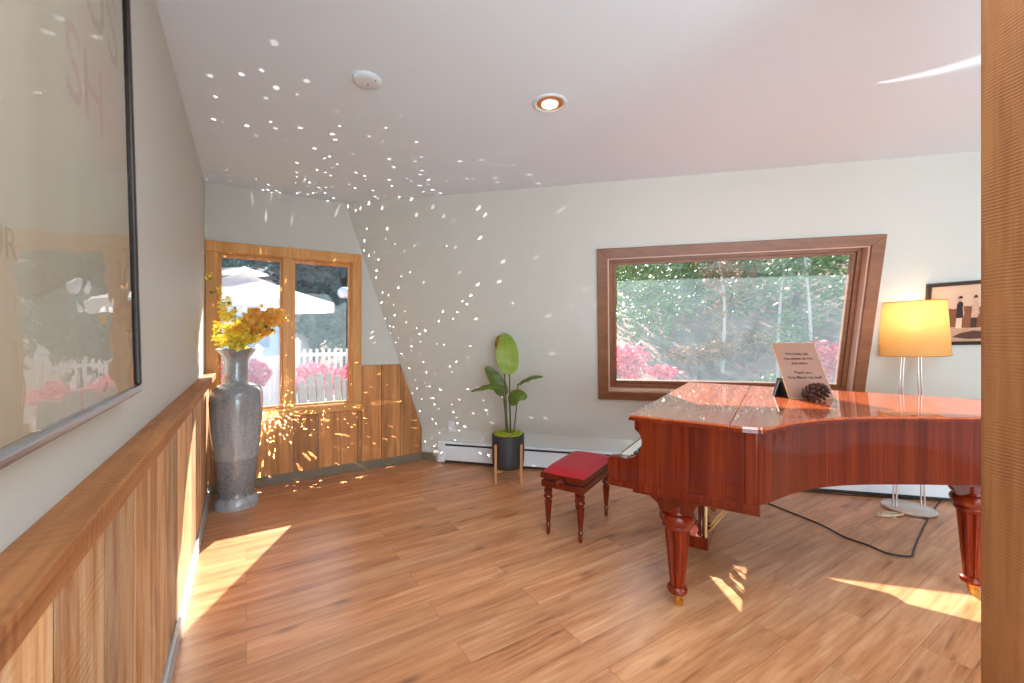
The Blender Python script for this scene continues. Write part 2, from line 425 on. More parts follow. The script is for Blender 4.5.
# floor, ceiling
def zz(p, z): return Vector((p.x, p.y, z))
XR, YR, XL = 4.75, -4.6, -3.6
outline = [P(-0.02, 0.02, 0), left_end - u * 0.02, Vector((XL, left_end.y - 0.3, 0)), Vector((XL, YR, 0)), Vector((XR + 0.1, YR, 0))]
fl = MB().prism(outline + [Kf + w * LW - nV * 0.02, Kf - nV * 0.02], (0, 0, -0.1)).build('floor', M['floor']); struct(fl)
ce = MB().prism([zz(p, H) for p in outline] + [zz(C1 + w * LW, H) - nV * 0.03, zz(C1, H) - nV * 0.03], (0, 0, 0.12)).build('ceiling', M['ceil']); struct(ce)

# walls
wl = MB().prism([P(0, 0.1, -0.02), P(0, -4.8, -0.02), P(0, -4.8, H + 0.05), P(0, 0.1, H + 0.05)], u * -0.12).build('wall_left', M['wall']); struct(wl)
W1 = dict(a0=0.085, a1=1.235, z0=0.70, z1=2.145)
kA, cA = (K0 - C0).dot(u), (C1 - C0).dot(u)
wc = MB().prism([P(-0.1, 0, -0.02), P(kA + 0.05, 0, -0.02), P(kA + 0.05, 0, K0.z), P(cA + 0.05, 0, H + 0.05), P(-0.1, 0, H + 0.05)], v * 0.12,
                [[P(W1['a0'], 0, W1['z0']), P(W1['a1'], 0, W1['z0']), P(W1['a1'], 0, W1['z1']), P(W1['a0'], 0, W1['z1'])]]).build('wall_back', M['wall']); struct(wc)
def S(px, py, off=0.0): return on_plane(px, py, K0 + nS * off, nS)
hole = [S(608.5, 391), S(851.5, 397), S(870.6, 245.5), S(607.5, 258.5)]
sl = (C1 - K0) / (C1.z - K0.z)
wr = MB().prism([K0, K0 + w * LW, K0 + w * LW + fall * (H + 0.05 - K0.z), K0 + sl * (H + 0.05 - K0.z)], nS * -0.14, [hole]).build('wall_right', M['wall']); struct(wr)
wf = MB().prism([Kf - Z * 0.02, Kf + w * LW - Z * 0.02, K0 + w * LW, K0], nV * -0.14).build('wall_lower_right', M['wall']); struct(wf)
# unseen remainder of the room, so that light stays in
ws = MB()
ws.box(((XL + XR) / 2, YR - 0.06, H / 2), (XR - XL + 0.4, 0.12, H + 0.2))
wsb = ws.build('wall_rear', M['wall']); struct(wsb)
we = MB().box((XR + 0.16, (YR + 4.2) / 2, H / 2), (0.12, 4.2 - YR, H + 0.2)).build('wall_east', M['wall']); struct(we)
p0, p1 = left_end, Vector((XL, left_end.y - 0.3, 0))
ww = MB().prism([p0 - Z * 0.02, p1 - Z * 0.02, zz(p1, H + .05), zz(p0, H + .05)], (0, 0.12, 0)).build('wall_north', M['wall']); struct(ww)
wx = MB().box((XL - 0.06, (YR + p1.y) / 2, H / 2), (0.12, p1.y - YR + 0.2, H + 0.2)).build('wall_west', M['wall']); struct(wx)

# ------------------------------------------------------------------ wainscot + baseboards
WT = 1.03
def planks(name, frame_fn, length, widths, z0, z1, thick, mat, clip=None, matrix=None):
    mb = MB(); x = 0; k = 0
    r = random.Random(hash(name) % 1000 if False else len(name))
    while x < length:
        wd = widths[k % len(widths)]; k += 1
        x2 = min(x + wd, length)
        mb.box(((x + x2) / 2, -thick / 2 - 0.0, (z0 + z1) / 2), (x2 - x - 0.009, thick, z1 - z0), tone=r.random())
        x = x2
    mb.box((length / 2, -thick / 2 + .0007, (z0 + z1) / 2), (length, thick - .0016, z1 - z0 - 0.01), tone=-1.2)
    o = mb.build(name, mat)
    o.matrix_world = frame_fn
    return o
# left wall: x along the wall towards the camera, -y out of the wall into the room
ML = Matrix(((-v.x, -u.x, 0, C0.x), (-v.y, -u.y, 0, C0.y), (0, 0, 1, 0), (0, 0, 0, 1)))
tl = planks('trim_left', ML, 4.8, [0.224] + [0.305] * 20, 0.0, WT, 0.034, M['pine']); struct(tl)
cap = MB().box((2.4, -0.04, WT + 0.026), (4.8, 0.08, 0.052)); cap = cap.build('trim_1', M['pine_cap'], bevel=0.004); cap.matrix_world = ML @ Matrix.Translation((0, 0, -.012)) @ Matrix.Rotation(-.0075, 4, 'Y'); struct(cap)
bb = MB().box((2.4, -0.042, 0.05), (4.8, 0.016, 0.10)); bb = bb.build('baseboard_left', M['base_grey'], bevel=0.004); bb.matrix_world = ML; struct(bb)
# back wall wainscot with the window cut out of it (planks cut individually)
def back_wainscot():
    mb = MB(); r = random.Random(5); a = 0.036
    aw = 1.325; top = 1.082
    def seam(z): return kA + (cA - kA) * max(0, (z - K0.z)) / (H - K0.z)
    while a < kA - 0.01:
        a2 = min(a + r.choice([0.17, 0.2, 0.225]), kA)
        if a < aw < a2: a2 = aw
        zt = 0.625 if a2 <= aw + 1e-6 else top
        def cut(aa): # top height of a plank edge under the slanting seam
            if aa <= seam(zt): return zt
            return K0.z + (kA - aa) / (kA - cA) * (H - K0.z)
        g = 0.0025
        pts = [P(a + g, 0, 0), P(a2 - g, 0, 0)]
        z2 = cut(a2 - g); z1 = cut(a + g)
        pts.append(P(a2 - g, 0, z2))
        if z2 < zt - 1e-4 and z1 > zt - 1e-4: pts.append(P(seam(zt), 0, zt))
        pts.append(P(a + g, 0, z1))
        mb.prism(pts, v * -0.022, tone=r.random()); a = a2
    return mb
wb = back_wainscot().build('trim_back', M['pine_gold'], bevel=0.002, bseg=1); struct(wb)
bk = MB().box(P((0.05 + kA) / 2, -0.031, 0.045), (kA - 0.05, 0.014, 0.09), (u, v, Z)).build('baseboard_back', M['base_brown'], bevel=0.004); struct(bk)
br = MB().box(Kf + w * 0.06 + nV * 0.008 + Z * 0.045, (0.24, 0.014, 0.09), (w, nV, Z)).build('baseboard_right', M['base_brown'], bevel=0.004); struct(br)

# ------------------------------------------------------------------ window 1 (corner)
win1 = bpy.data.objects.new('window_1', None); COL.objects.link(win1); struct(win1)
def wbox(mb, a0, a1, z0, z1, b0, b1, tone=0.5): mb.box(P((a0 + a1) / 2, (b0 + b1) / 2, (z0 + z1) / 2), (a1 - a0, b1 - b0, z1 - z0), (u, v, Z), tone)
mb = MB()
wbox(mb, 0.004, 0.090, 0.66, 2.14, -0.024, 0.0, 0.2); wbox(mb, 1.232, 1.322, 0.66, 2.14, -0.024, 0, 0.4); wbox(mb, 0.004, 1.322, 2.14, 2.232, -0.026, 0, 0.7)
mb.build('window_casing', M['casing_gold'], win1, bevel=0.004)
mb = MB(); wbox(mb, 0.004, 1.322, 0.628, 0.70, -0.034, 0.0, 0.5); wbox(mb, 0.09, 1.232, 0.69, 0.708, -0.02, 0.12, 0.5); mb.build('window_sill', M['casing_gold'], win1, bevel=0.004)
mb = MB()
wbox(mb, 0.085, 0.100, 0.70, 2.145, 0, 0.12); wbox(mb, 1.22, 1.235, 0.70, 2.145, 0, 0.12); wbox(mb, 0.085, 1.235, 2.13, 2.145, 0, 0.12); wbox(mb, 0.600, 0.690, 0.70, 2.145, -0.012, 0.12, 0.3)
mb.build('window_frame', M['casing_gold'], win1, bevel=0.003)
for a0, a1 in ((0.10, 0.600), (0.690, 1.22)):
    mb = MB(); sw = 0.020
    wbox(mb, a0, a0 + sw, 0.706, 2.13, 0.03, 0.07); wbox(mb, a1 - sw, a1, 0.706, 2.13, 0.03, 0.07)
    wbox(mb, a0 + sw, a1 - sw, 0.706, 0.706 + sw, 0.03, 0.07); wbox(mb, a0 + sw, a1 - sw, 2.13 - sw * 1.5, 2.13, 0.03, 0.07)
    sa = mb.build('sash', M['casing_gold'], win1, bevel=0.003)
    mb = MB(); q = [P(a0 + sw - .004, 0.05, 0.722), P(a1 - sw + .004, 0.05, 0.722), P(a1 - sw + .004, 0.05, 2.105), P(a0 + sw - .004, 0.05, 2.105)]
    mb.add(q, [(0, 1, 2, 3)]); mb.build('pane', M['glass_corner'], sa)

# ------------------------------------------------------------------ window 2 (wide, in the sloping wall)
win2 = bpy.data.objects.new('window_2', None); COL.objects.link(win2); struct(win2)
outer = [S(598.5, 398.5), S(861.5, 405.5), S(886, 233.8), S(597, 249)]
inner = hole
mb = MB()
for i in range(4):
    j = (i + 1) % 4
    q0 = [outer[i], outer[j], inner[j], inner[i]]
    mb.hexa(q0, [p + nS * 0.024 for p in q0], tone=(0.35, 0.75, 0.3, 0.45)[i])
mb.build('window_casing', M['casing_brown'], win2, bevel=0.004)
def shrink(q, d):
    c = sum(q, Vector()) / 4; out = []
    for i in range(4):
        e1 = (q[(i + 1) % 4] - q[i]).normalized(); e0 = (q[i - 1] - q[i]).normalized()
        s_ = e1.cross(e0).length
        out.append(q[i] + (e1 + e0) * (d / s_))
    return out
def ring(mb, q, d, n0, n1, tone=0.5):
    qi = shrink(q, d)
    for i in range(4):
        j = (i + 1) % 4
        a = [q[i], q[j], qi[j], qi[i]]
        mb.hexa([p + nS * n0 for p in a], [p + nS * n1 for p in a], tone)
    return qi
mb = MB(); jq = ring(mb, inner, 0.012, 0.0, -0.14, 0.9); mb.build('window_jamb', m_plain('jamb_pale', srgb(206, 172, 150), 0.4), win2)
mb = MB(); sq = ring(mb, jq, 0.035, -0.075, -0.14, 0.4); sq2 = ring(mb, sq, 0.03, -0.095, -0.14, 0.3); so = mb.build('sash', M['casing_brown'], win2, bevel=0.004)
mb = MB(); mb.add([p + nS * -0.115 for p in shrink(sq2, -0.004)], [(0, 1, 2, 3)]); mb.build('pane', M['glass_wide'], so)

# roof overhangs outside (they shade the top of each pane)
eo = MB().box(P(0.9, 0.50, 2.42), (3.2, 0.75, 0.10), (u, v, Z)).build('roof_back', M['white_wood']); struct(eo)
pw = K0 + w * 2.2
eo2 = MB().box(Vector((pw.x, pw.y, 0)) - nV * 0.02 + Z * 2.43, (6.4, 0.94, 0.10), (w, nV, Z)).build('roof_right', M['white_wood']); struct(eo2)

# ------------------------------------------------------------------ rough post on the right
post = MB().prism([(1.30, 1.183, -0.02), (1.52, 1.183, -0.02), (1.52, 0.93, -0.02), (1.30, 0.93, -0.02)], (0, 0, H + 0.04)).build('pillar', M['post'], bevel=0.004); struct(post)

# ------------------------------------------------------------------ baseboard heater
s0 = (on_plane(440, 455, Kf, nV) - Kf).dot(w)
ht = thing('baseboard_heater', 'long low white baseboard heater running along the wall behind the plant and piano', 'heater', Kf + w * s0, math.atan2(w.y, w.x))
def hbox(mb, x0, x1, d0, d1, z0, z1): mb.box(((x0 + x1) / 2, -(d0 + d1) / 2, (z0 + z1) / 2), (x1 - x0, d1 - d0, z1 - z0))
HL = 4.95
mb = MB()
mb.prism([(0.075, -0.002, 0.02), (0.075, -0.002, 0.235), (0.075, -0.05, 0.235), (0.075, -0.058, 0.225), (0.075, -0.058, 0.215), (0.075, -0.02, 0.215), (0.075, -0.02, 0.02)], (HL - 0.15, 0, 0)); mb.build('back_plate', M['white_metal'], ht, local=True)
for x0, x1 in ((0.075, 2.62), (2.624, HL - 0.075)):
    mb = MB(); hbox(mb, x0, x1, 0.052, 0.064, 0.035, 0.192); mb.build('front_cover', M['white_metal'], ht, bevel=0.004, local=True)
mb = MB(); hbox(mb, 0.075, HL - 0.075, 0.02, 0.05, 0.01, 0.2); mb.build('fin_element', M['dark'], ht, local=True)
for x0 in (0, HL - 0.08):
    mb = MB(); hbox(mb, x0, x0 + 0.08, 0.001, 0.068, 0.012, 0.238); mb.build('end_cap', M['white_metal'], ht, bevel=0.005, local=True)

# wall outlet
oc = S(452, 427.5) if 427.5 < 428 else None
op = on_plane(452, 426.5, K0, nS)
ol = thing('wall_outlet', 'small white wall outlet plate low on the pale wall above the heater end cap', 'outlet', op, 0)
ax = (w, nS, fall.normalized())
mb = MB().box(op + nS * 0.004, (0.08, 0.008, 0.125), ax); mb.build('cover_plate', M['white_plastic'], ol, bevel=0.002)
[MB().box(op + nS * 0.009 + fall * d, (0.034, 0.004, 0.03), ax).build('socket', M['ivory'], ol, bevel=0.001) for d in (-0.025, 0.025)]

# ------------------------------------------------------------------ ceiling fittings
dc = at(550, 103, 1); dc = Vector((0, 0, CH)) + Vector(((550 - CX) / F, 1, 230 / F)) * (1.323 * F / 230)
dl = thing('recessed_ceiling_light', 'round recessed ceiling light with white trim ring and warm glowing bulb', 'ceiling light', dc)
mb = MB().lathe([(0.098, 0), (0.098, -0.006), (0.09, -0.009), (0.076, -0.004), (0.076, 0.004)], dc, 40, cap=False); mb.build('trim_ring', M['white_plastic'], dl, smooth=40)
can = NT('amber_can'); can_m = can.done(can.pbr(srgb(226, 140, 52), 0.3, 0.7))
# the can hangs just under the slab so no hole is cut in the ceiling
mb = MB().lathe([(0.077, -0.003), (0.05, -0.0015)], dc, 40, cap=False); mb.build('reflector', can_m, dl, smooth=40)
em = NT('bulb_glow'); em_m = em.done(em.pbr(srgb(255, 240, 215), 0.4, emit=srgb(255, 232, 200), estr=3.0))
mb = MB().lathe([(0.047, -0.0015), (0.035, -0.004), (0.001, -0.005)], dc + Vector((-0.0, 0.018, -0.001)), 24); mb.build('bulb', em_m, dl, smooth=40)
sd = Vector((0, 0, CH)) + Vector(((367 - CX) / F, 1, 254 / F)) * (1.323 * F / 254)
sm = thing('smoke_detector', 'flat white round smoke detector on the ceiling above the plant', 'smoke detector', sd)
MB().lathe([(0.072, 0), (0.072, -0.012), (0.066, -0.018), (0.05, -0.022), (0.001, -0.022)], sd, 40).build('detector_body', M['white_plastic'], sm, smooth=35)
[MB().sphere(sd + Vector(d), 0.004).build('indicator', M['dark'], sm) for d in ((0, .012, -.023), (.05, -.02, -.02))]

# ------------------------------------------------------------------ big framed poster on the left wall
def LWp(px, py, a): return on_plane(px, py, C0 + u * a, u)
BR = LWp(143, 392, 0.055); b_r = (BR - C0).dot(v); z_b = BR.z; z_t = z_b + 1.18
b_l = b_r - 1.5
tilt = 0.028
def poster_pt(b, z, off=0.0):
    k = (z - z_b) / (z_t - z_b)
    return C0 + u * (0.047 - tilt * k + off) + v * b + Z * z
fp = thing('framed_poster', 'large dark framed poster under reflective acrylic hung above the wainscot', 'framed picture', C0 + v * ((b_l + b_r) / 2) + Z * z_b)
fw = 0.022
mb = MB()
def pbar(b0, b1, z0, z1, o0, o1):
    q = [poster_pt(b0, z0, o0), poster_pt(b1, z0, o0), poster_pt(b1, z1, o0), poster_pt(b0, z1, o0)]
    q2 = [poster_pt(b0, z0, o1), poster_pt(b1, z0, o1), poster_pt(b1, z1, o1), poster_pt(b0, z1, o1)]
    mb.hexa(q, q2)
pbar(b_l, b_r, z_t - fw, z_t, -0.026, 0.008)
pbar(b_l, b_l + fw, z_b + fw, z_t - fw, -0.026, 0.008); pbar(b_r - fw, b_r, z_b + fw, z_t - fw, -0.026, 0.008)
mb.build('frame', m_plain('gunmetal_frame', srgb(46, 34, 32), 0.3, metal=0.2, var=0.05), fp, bevel=0.006, bseg=3)
mb = MB(); pbar(b_l, b_r, z_b, z_b + fw, -0.026, 0.008); fo = mb.build('bottom_rail', m_plain('rail_highlight', srgb(178, 182, 190), 0.25, metal=0.8, var=0.03), fp, bevel=0.008, bseg=3); fo['label'] = 'lower rail with its highlight put into the silvery colour'  # highlight on the dark frame's lower rail is painted in as silver
def m_print():
    t = NT('faded_print'); co = t.coord()
    n = t.noise(t.coord((1, 1, 0.35)), 2.2, 3, 0.5, 0.8); sep = t.n('ShaderNodeSeparateXYZ'); t.l(co, sep.inputs[0])
    c = t.ramp(n, [(0.35, srgb(240, 230, 208)), (0.5, srgb(247, 239, 220)), (0.65, srgb(250, 232, 218))])
    return t.done(t.pbr(c, 0.7))
mb = MB().add([poster_pt(b_l + .01, z_b + .01, -0.008), poster_pt(b_r - .01, z_b + .01, -0.008), poster_pt(b_r - .01, z_t - .01, -0.008), poster_pt(b_l + .01, z_t - .01, -0.008)], [(0, 1, 2, 3)])
pr = mb.build('print', m_print(), fp)
def flat_text(body, size, mat, origin, xdir, ydir, name, parent, align='LEFT', spacing=1.0, bold=0.0):
    cu = bpy.data.curves.new(name, 'FONT'); cu.body = body; cu.size = size; cu.align_x = align; cu.space_line = spacing; cu.offset = bold
    to = bpy.data.objects.new(name, cu); COL.objects.link(to)
    bpy.context.view_layer.update()
    me = bpy.data.meshes.new_from_object(to.evaluated_get(bpy.context.evaluated_depsgraph_get()))
    bpy.data.objects.remove(to)
    n_ = xdir.cross(ydir)
    Mw = Matrix(((xdir.x, ydir.x, n_.x, origin.x), (xdir.y, ydir.y, n_.y, origin.y), (xdir.z, ydir.z, n_.z, origin.z), (0, 0, 0, 1)))
    top = parent
    while top.parent is not None: top = top.parent
    me.transform(root_matrix(top).inverted() @ Mw)
    me.materials.clear(); me.materials.append(mat)
    o = bpy.data.objects.new(name, me); COL.objects.link(o); o.parent = parent
    return o
pv = (poster_pt(b_r, z_t) - poster_pt(b_r, z_b)).normalized()
flat_text('OUS', 0.26, m_plain('poster_grey', srgb(226, 216, 194), 0.7), poster_pt(b_r - 0.60, z_b + 0.86, -0.0076), v, pv, 'lettering', pr, bold=0.0)
flat_text('SH', 0.22, m_plain('poster_pink', srgb(244, 218, 206), 0.7), poster_pt(b_r - 0.50, z_b + 0.62, -0.0076), v, pv, 'lettering', pr)
flat_text('OUR', 0.065, m_plain('poster_grey_small', srgb(228, 218, 198), 0.7), poster_pt(b_r - 0.86, z_b + 0.27, -0.0076), v, pv, 'lettering', pr)
mb = MB()
NX, NZ = 2, 2
mb.add([poster_pt(b_l + .015, z_b + .015, 0.0), poster_pt(b_r - .015, z_b + .015, 0.0), poster_pt(b_r - .015, z_t - .015, 0.0), poster_pt(b_l + .015, z_t - .015, 0.0)], [(0, 1, 2, 3)])
mb.build('glazing', M['glass_picture'], fp)

# ------------------------------------------------------------------ framed photograph on the sloping wall
q = [S(921.5, 344.8, 0.004), S(1013, 343.5, 0.004), S(1020, 276.5, 0.004), S(926, 284, 0.004)]
ph = thing('framed_photograph', 'dark framed sepia photograph of two standing women on the wall behind the lamp', 'framed picture', q[0])
mb = MB(); qi = shrink(q, 0.028)
for i in range(4):
    j = (i + 1) % 4; a = [q[i], q[j], qi[j], qi[i]]; mb.hexa(a, [p + nS * 0.026 for p in a])
mb.build('frame', M['frame_dark'], ph, bevel=0.003)
def uvp(x, y, off=0.010):
    bt = qi[0].lerp(qi[1], x); tp = qi[3].lerp(qi[2], x); return bt.lerp(tp, y) + nS * off
mb = MB().add([uvp(0, 0), uvp(1, 0), uvp(1, 1), uvp(0, 1)], [(0, 1, 2, 3)]); pp = mb.build('print', m_plain('sepia_sky', srgb(214, 176, 148), 0.5, var=0.04), ph)
def patch(name, pts, c, off):
    mb = MB().add([uvp(x, y, off) for x, y in pts], [tuple(range(len(pts)))]); return mb.build(name, m_plain('sepia_' + name, c, 0.5, var=0.35, scale=45), pp)
patch('stone_wall', [(0, .24), (1, .24), (1, .66), (.85, .60), (.72, .64), (.6, .60), (.45, .63), (.3, .58), (.15, .62), (0, .57)], srgb(130, 74, 42), 0.011)
patch('foreground', [(0, 0), (1, 0), (1, .25), (.6, .22), (.3, .26), (0, .24)], srgb(190, 148, 120), 0.0115)
patch('rock', [(.3, .08), (.5, .04), (.8, .05), (.95, .1), (.8, .16), (.55, .19), (.4, .15)], srgb(84, 50, 34), 0.012)
def figure(x, s, dress, top):
    patch('skirt', [(x - .06 * s, .24), (x + .06 * s, .24), (x + .055 * s, .5), (x - .05 * s, .5)], dress, 0.013)
    patch('blouse', [(x - .06 * s, .42), (x + .065 * s, .42), (x + .06 * s, .68), (x + .02 * s, .71), (x - .03 * s, .71), (x - .06 * s, .66)], top, 0.0132)
    patch('face', [(x + .038 * s * math.cos(a * math.pi / 5), .755 + .045 * math.sin(a * math.pi / 5)) for a in range(10)], srgb(208, 160, 128), 0.0134)
    patch('hair', [(x + .042 * s * math.cos(a * math.pi / 6), .765 + .05 * math.sin(a * math.pi / 6)) for a in range(7)], srgb(56, 32, 24), 0.0136)
    patch('arm', [(x + .06 * s, .66), (x + .1 * s, .5), (x + .08 * s, .44), (x + .05 * s, .6)], srgb(196, 150, 120), 0.0133)
figure(0.37, .62, srgb(226, 190, 164), srgb(40, 24, 22)); figure(0.55, .62, srgb(60, 34, 28), srgb(206, 160, 134))

# ------------------------------------------------------------------ vase
vc = on_z(236.5, 504.5); vc.z = 0; vc += u * max(0, .236 - (vc - C0).dot(u)); print('VASE', (vc - C0).dot(u), (vc - C0).dot(v))
fv = thing('floor_vase', 'tall grey crackle-glazed floor vase in the corner by the wainscot', 'vase', vc)
prof = [(0.148, 0.0), (0.150, 0.03), (0.146, 0.055), (0.125, 0.085), (0.118, 0.10), (0.120, 0.13), (0.132, 0.25), (0.150, 0.42), (0.166, 0.60), (0.174, 0.76), (0.177, 0.86), (0.174, 0.925), (0.160, 0.965), (0.128, 0.992), (0.094, 1.005), (0.080, 1.02), (0.078, 1.06), (0.078, 1.17), (0.080, 1.20), (0.092, 1.225), (0.118, 1.262), (0.136, 1.285), (0.134, 1.29), (0.112, 1.262), (0.08, 1.21), (0.072, 1.17), (0.072, 1.0)]
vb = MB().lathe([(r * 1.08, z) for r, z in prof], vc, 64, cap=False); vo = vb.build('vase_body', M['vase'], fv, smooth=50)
# flowers: each stem is a thing
def blossom(mb, c, r, rr, tone):
    ax = Vector((rr.uniform(-1, 1), rr.uniform(-1, .2), rr.uniform(0, 1))).normalized()
    x = ax.orthogonal().normalized(); y = ax.cross(x)
    vs, fs = [c + ax * r * 0.25], []
    n = 5
    for k in range(n):
        a = 2 * math.pi * k / n
        d = x * math.cos(a) + y * math.sin(a); s_ = x * -math.sin(a) + y * math.cos(a)
        o = len(vs); vs += [c + d * r * 0.55 + s_ * r * 0.38, c + d * r + ax * r * .3, c + d * r * 0.55 - s_ * r * 0.38]; fs.append((0, o, o + 1, o + 2))
    mb.add(vs, fs, tone)
def flower_stem(name, label, group, tip, mat, nb, spread, r, seed, start=0.25, branch=5):
    rr = random.Random(seed)
    base = vc + Vector((rr.uniform(-.03, .03), rr.uniform(-.03, .03), 1.12))
    root = thing(name, label, 'flowers', base, 0, group)
    mid = base.lerp(tip, 0.5) + Vector((0, 0, 0.06))
    path = smooth_path([base, base + Vector((0, 0, .12)) + (tip - base) * .15, mid, tip], 6)
    st = MB().tube(path, [0.004 - 0.0025 * i / len(path) for i in range(len(path))], 5, 0.6)
    fb = MB(); lf = MB()
    ends = []
    for k in range(branch):
        t = start + (1 - start) * (k + 0.5) / branch
        p = path[int(t * (len(path) - 1))]
        e = p + Vector((rr.gauss(0, spread), rr.gauss(0, spread), rr.gauss(spread * .4, spread * .6)))
        st.tube([p, p.lerp(e, .5) + Vector((0, 0, .01)), e], 0.0016, 4, 0.6); ends.append((p, e))
    for k in range(nb):
        p, e = rr.choice(ends); t = rr.uniform(.3, 1.08)
        c = p.lerp(e, t) + Vector((rr.gauss(0, .016), rr.gauss(0, .016), rr.gauss(0, .016)))
        blossom(fb, c, r * rr.uniform(.7, 1.2), rr, rr.random())
    for k in range(6):
        p, e = rr.choice(ends); blossom(lf, p + Vector((rr.gauss(0, .02), rr.gauss(0, .02), 0)), .018, rr, rr.random())
    st.build('stem', M['green'], root); fb.build('blossoms', mat, root); lf.build('foliage', M['green'], root)
Yv = vc.y
ytips = [(210, 274), (213, 328), (222, 300), (236, 305), (228, 322), (248, 312), (240, 325), (258, 322), (232, 335)]
for i, (px, py) in enumerate(ytips):
    lab = {0: 'tall thin spray of small yellow blossoms reaching highest over the window edge', 1: 'thin yellow spray drooping from the vase toward the pale wall'}.get(i, 'dense spray of small yellow blossoms in the grey floor vase')
    flower_stem('yellow_flower_spray', lab, 'yellow sprays in the floor vase' if i > 1 else None, at(px, py, Yv + rnd.uniform(-.06, .06)), M['yellow'], 30 if i < 2 else 120, .03 if i < 2 else .062, .015 if i < 2 else .02, 40 + i, .45 if i < 2 else .3, 5 if i < 2 else 8)
for i, (px, py) in enumerate([(254, 309), (268, 309), (281, 313), (276, 323), (262, 322)]):
    flower_stem('orange_flower_stem', 'orange blossom cluster leaning over the mullion from the grey floor vase', 'orange flowers in the floor vase', at(px, py, Yv + rnd.uniform(-.05, .05)), M['orange'], 110, .036, .024, 80 + i, .72, 6)

# ------------------------------------------------------------------ plant on its stand
pc = Vector((-0.038, 4.14, 0))
ps = thing('plant_stand', 'wooden four-legged mid-century plant stand holding the black pot', 'plant stand', pc, R(2))
for i, (x, y) in enumerate(((-.12, -.135), (.12, -.135), (-.12, .135), (.12, .135))):
    MB().box((x, y, 0.185), (0.024, 0.024, 0.37)).build('leg', M['stand_wood'], ps, bevel=0.004, local=True)
mb = MB(); L = math.hypot(.12, .135)
for s_ in (-1, 1):
    d = Vector((.12, .135 * s_, 0)).normalized(); mb.box((0, 0, 0.108 + (0.001 if s_ > 0 else 0)), (2 * L - .02, .022, .024), (d, Z.cross(d), Z))
mb.build('cross_bar', M['stand_wood'], ps, bevel=0.003, local=True)
pt = thing('potted_plant', 'broad-leaved potted plant with mossy top in a matte black pot', 'plant', pc + Z * 0.122)
r0 = 0.158
MB().lathe([(r0 - .03, 0.0), (r0 - .012, 0.012), (r0 - .004, 0.05), (r0, .15), (r0, .315), (r0 - .008, .32), (r0 - .014, .312), (r0 - .014, .27)], pc + Z * .122, 48, cap=False).build('plant_pot', M['pot'], pt, smooth=50)
mb = MB().lathe([(r0 - .015, .300), (.10, .318), (.05, .326), (.001, .328)], pc + Z * .122, 32, cap=False)
rr = random.Random(3)
for k in range(420):
    a = rr.uniform(0, 6.28); r_ = (r0 - .02) * math.sqrt(rr.random()); mb.sphere(pc + Vector((r_ * math.cos(a), r_ * math.sin(a), .122 + .318 + .008 * rr.random())), rr.uniform(.006, .014), 6, 4, rr.random())
mb.build('moss', M['moss'], pt, smooth=60)
def leaf(mid, width, nrm, fold=0.25, tone0=.4, waist=0.5):
    """blade along the midrib path; nrm = blade normal near the base"""
    mb = MB(); pts = smooth_path(mid, 6); n = len(pts); vs, fs, rows = [], [], 7
    for i, p in enumerate(pts):
        t = i / (n - 1)
        d = (pts[min(i + 1, n - 1)] - pts[max(i - 1, 0)]).normalized()
        s_ = d.cross(Vector(nrm)).normalized(); nn = s_.cross(d)
        wd = width * (math.sin(math.pi * (t ** 0.72) * 0.97 + 0.06) ** 0.6)
        for k in range(rows):
            x = (k / (rows - 1) - .5) * 2
            vs.append(p + s_ * (x * wd) + nn * (abs(x) ** 1.3 * wd * fold + 0.004 * math.sin(t * 24 + k)))
    for i in range(n - 1):
        for k in range(rows - 1):
            fs.append((i * rows + k, i * rows + k + 1, (i + 1) * rows + k + 1, (i + 1) * rows + k))
    mb.add(vs, fs)
    mb.t = [tone0 + .35 * ((i % (rows - 1)) % 2) * .3 + (0.25 if (i // (rows - 1)) % 2 else 0) * .4 for i in range(len(fs))]
    return mb
Yp = pc.y
def lp(px, py, dy=0): return at(px, py, Yp + dy)
def add_leaf(stalk, mid, width, nrm, mat, fold=.25, tone=.4, lab=None):
    o = leaf(mid, width, nrm, fold, tone).build('leaf', mat, pt, smooth=60)
    if lab: o['label'] = lab
    MB().tube(smooth_path(stalk, 6), 0.0065, 7, .5).build('leaf_stalk', M['stalk'], o, smooth=60)
top = pc.z + .44
add_leaf([lp(511, 437), lp(510, 405), lp(509.5, 374, -.03)], [lp(509.5, 374, -.04), lp(507.5, 358, -.05), lp(506.5, 345, -.03), lp(504, 334, .05)], 0.108, (0, -1, .15), M['leaf_lime'], .12, .55, 'upright pale lime leaf')
add_leaf([lp(506, 437), lp(505, 412), lp(502, 386, -.05)], [lp(503, 387, -.05), lp(494, 384.5, -.08), lp(483, 386, -.12), lp(471, 391, -.12)], 0.07, (0, -.25, 1), M['leaf_dark'], -.35, .45)
add_leaf([lp(508, 437), lp(506.5, 415, .03), lp(504, 395, .04)], [lp(504.5, 396, .04), lp(499, 386, .06), lp(493, 376, .07), lp(486, 367, .08)], 0.075, (.35, -1, .25), M['leaf_dark'], .2, .25)
add_leaf([lp(513, 437), lp(516, 412), lp(518, 384)], [lp(518, 384, -.01), lp(525, 379, -.05), lp(534, 376, -.08), lp(543, 376.5, -.1)], 0.062, (0, -.3, 1), M['leaf_dark'], -.3, .5)
add_leaf([lp(509.5, 437), lp(510, 420, .0), lp(509.5, 402, .02)], [lp(509, 403, .02), lp(514, 397, -.03), lp(520, 395, -.05), lp(527, 398, -.06)], 0.075, (.0, -.8, .6), M['leaf_dark'], -.2, .55)
add_leaf([lp(507, 437, .03), lp(506, 400, .05), lp(503, 352, .05)], [lp(503.5, 356, .05), lp(501.5, 347, .07), lp(500, 340, .08), lp(498, 336, .08)], 0.07, (.3, -1, 0), M['tree2'], .3, .0, 'browned leaf edge behind the lime leaf')

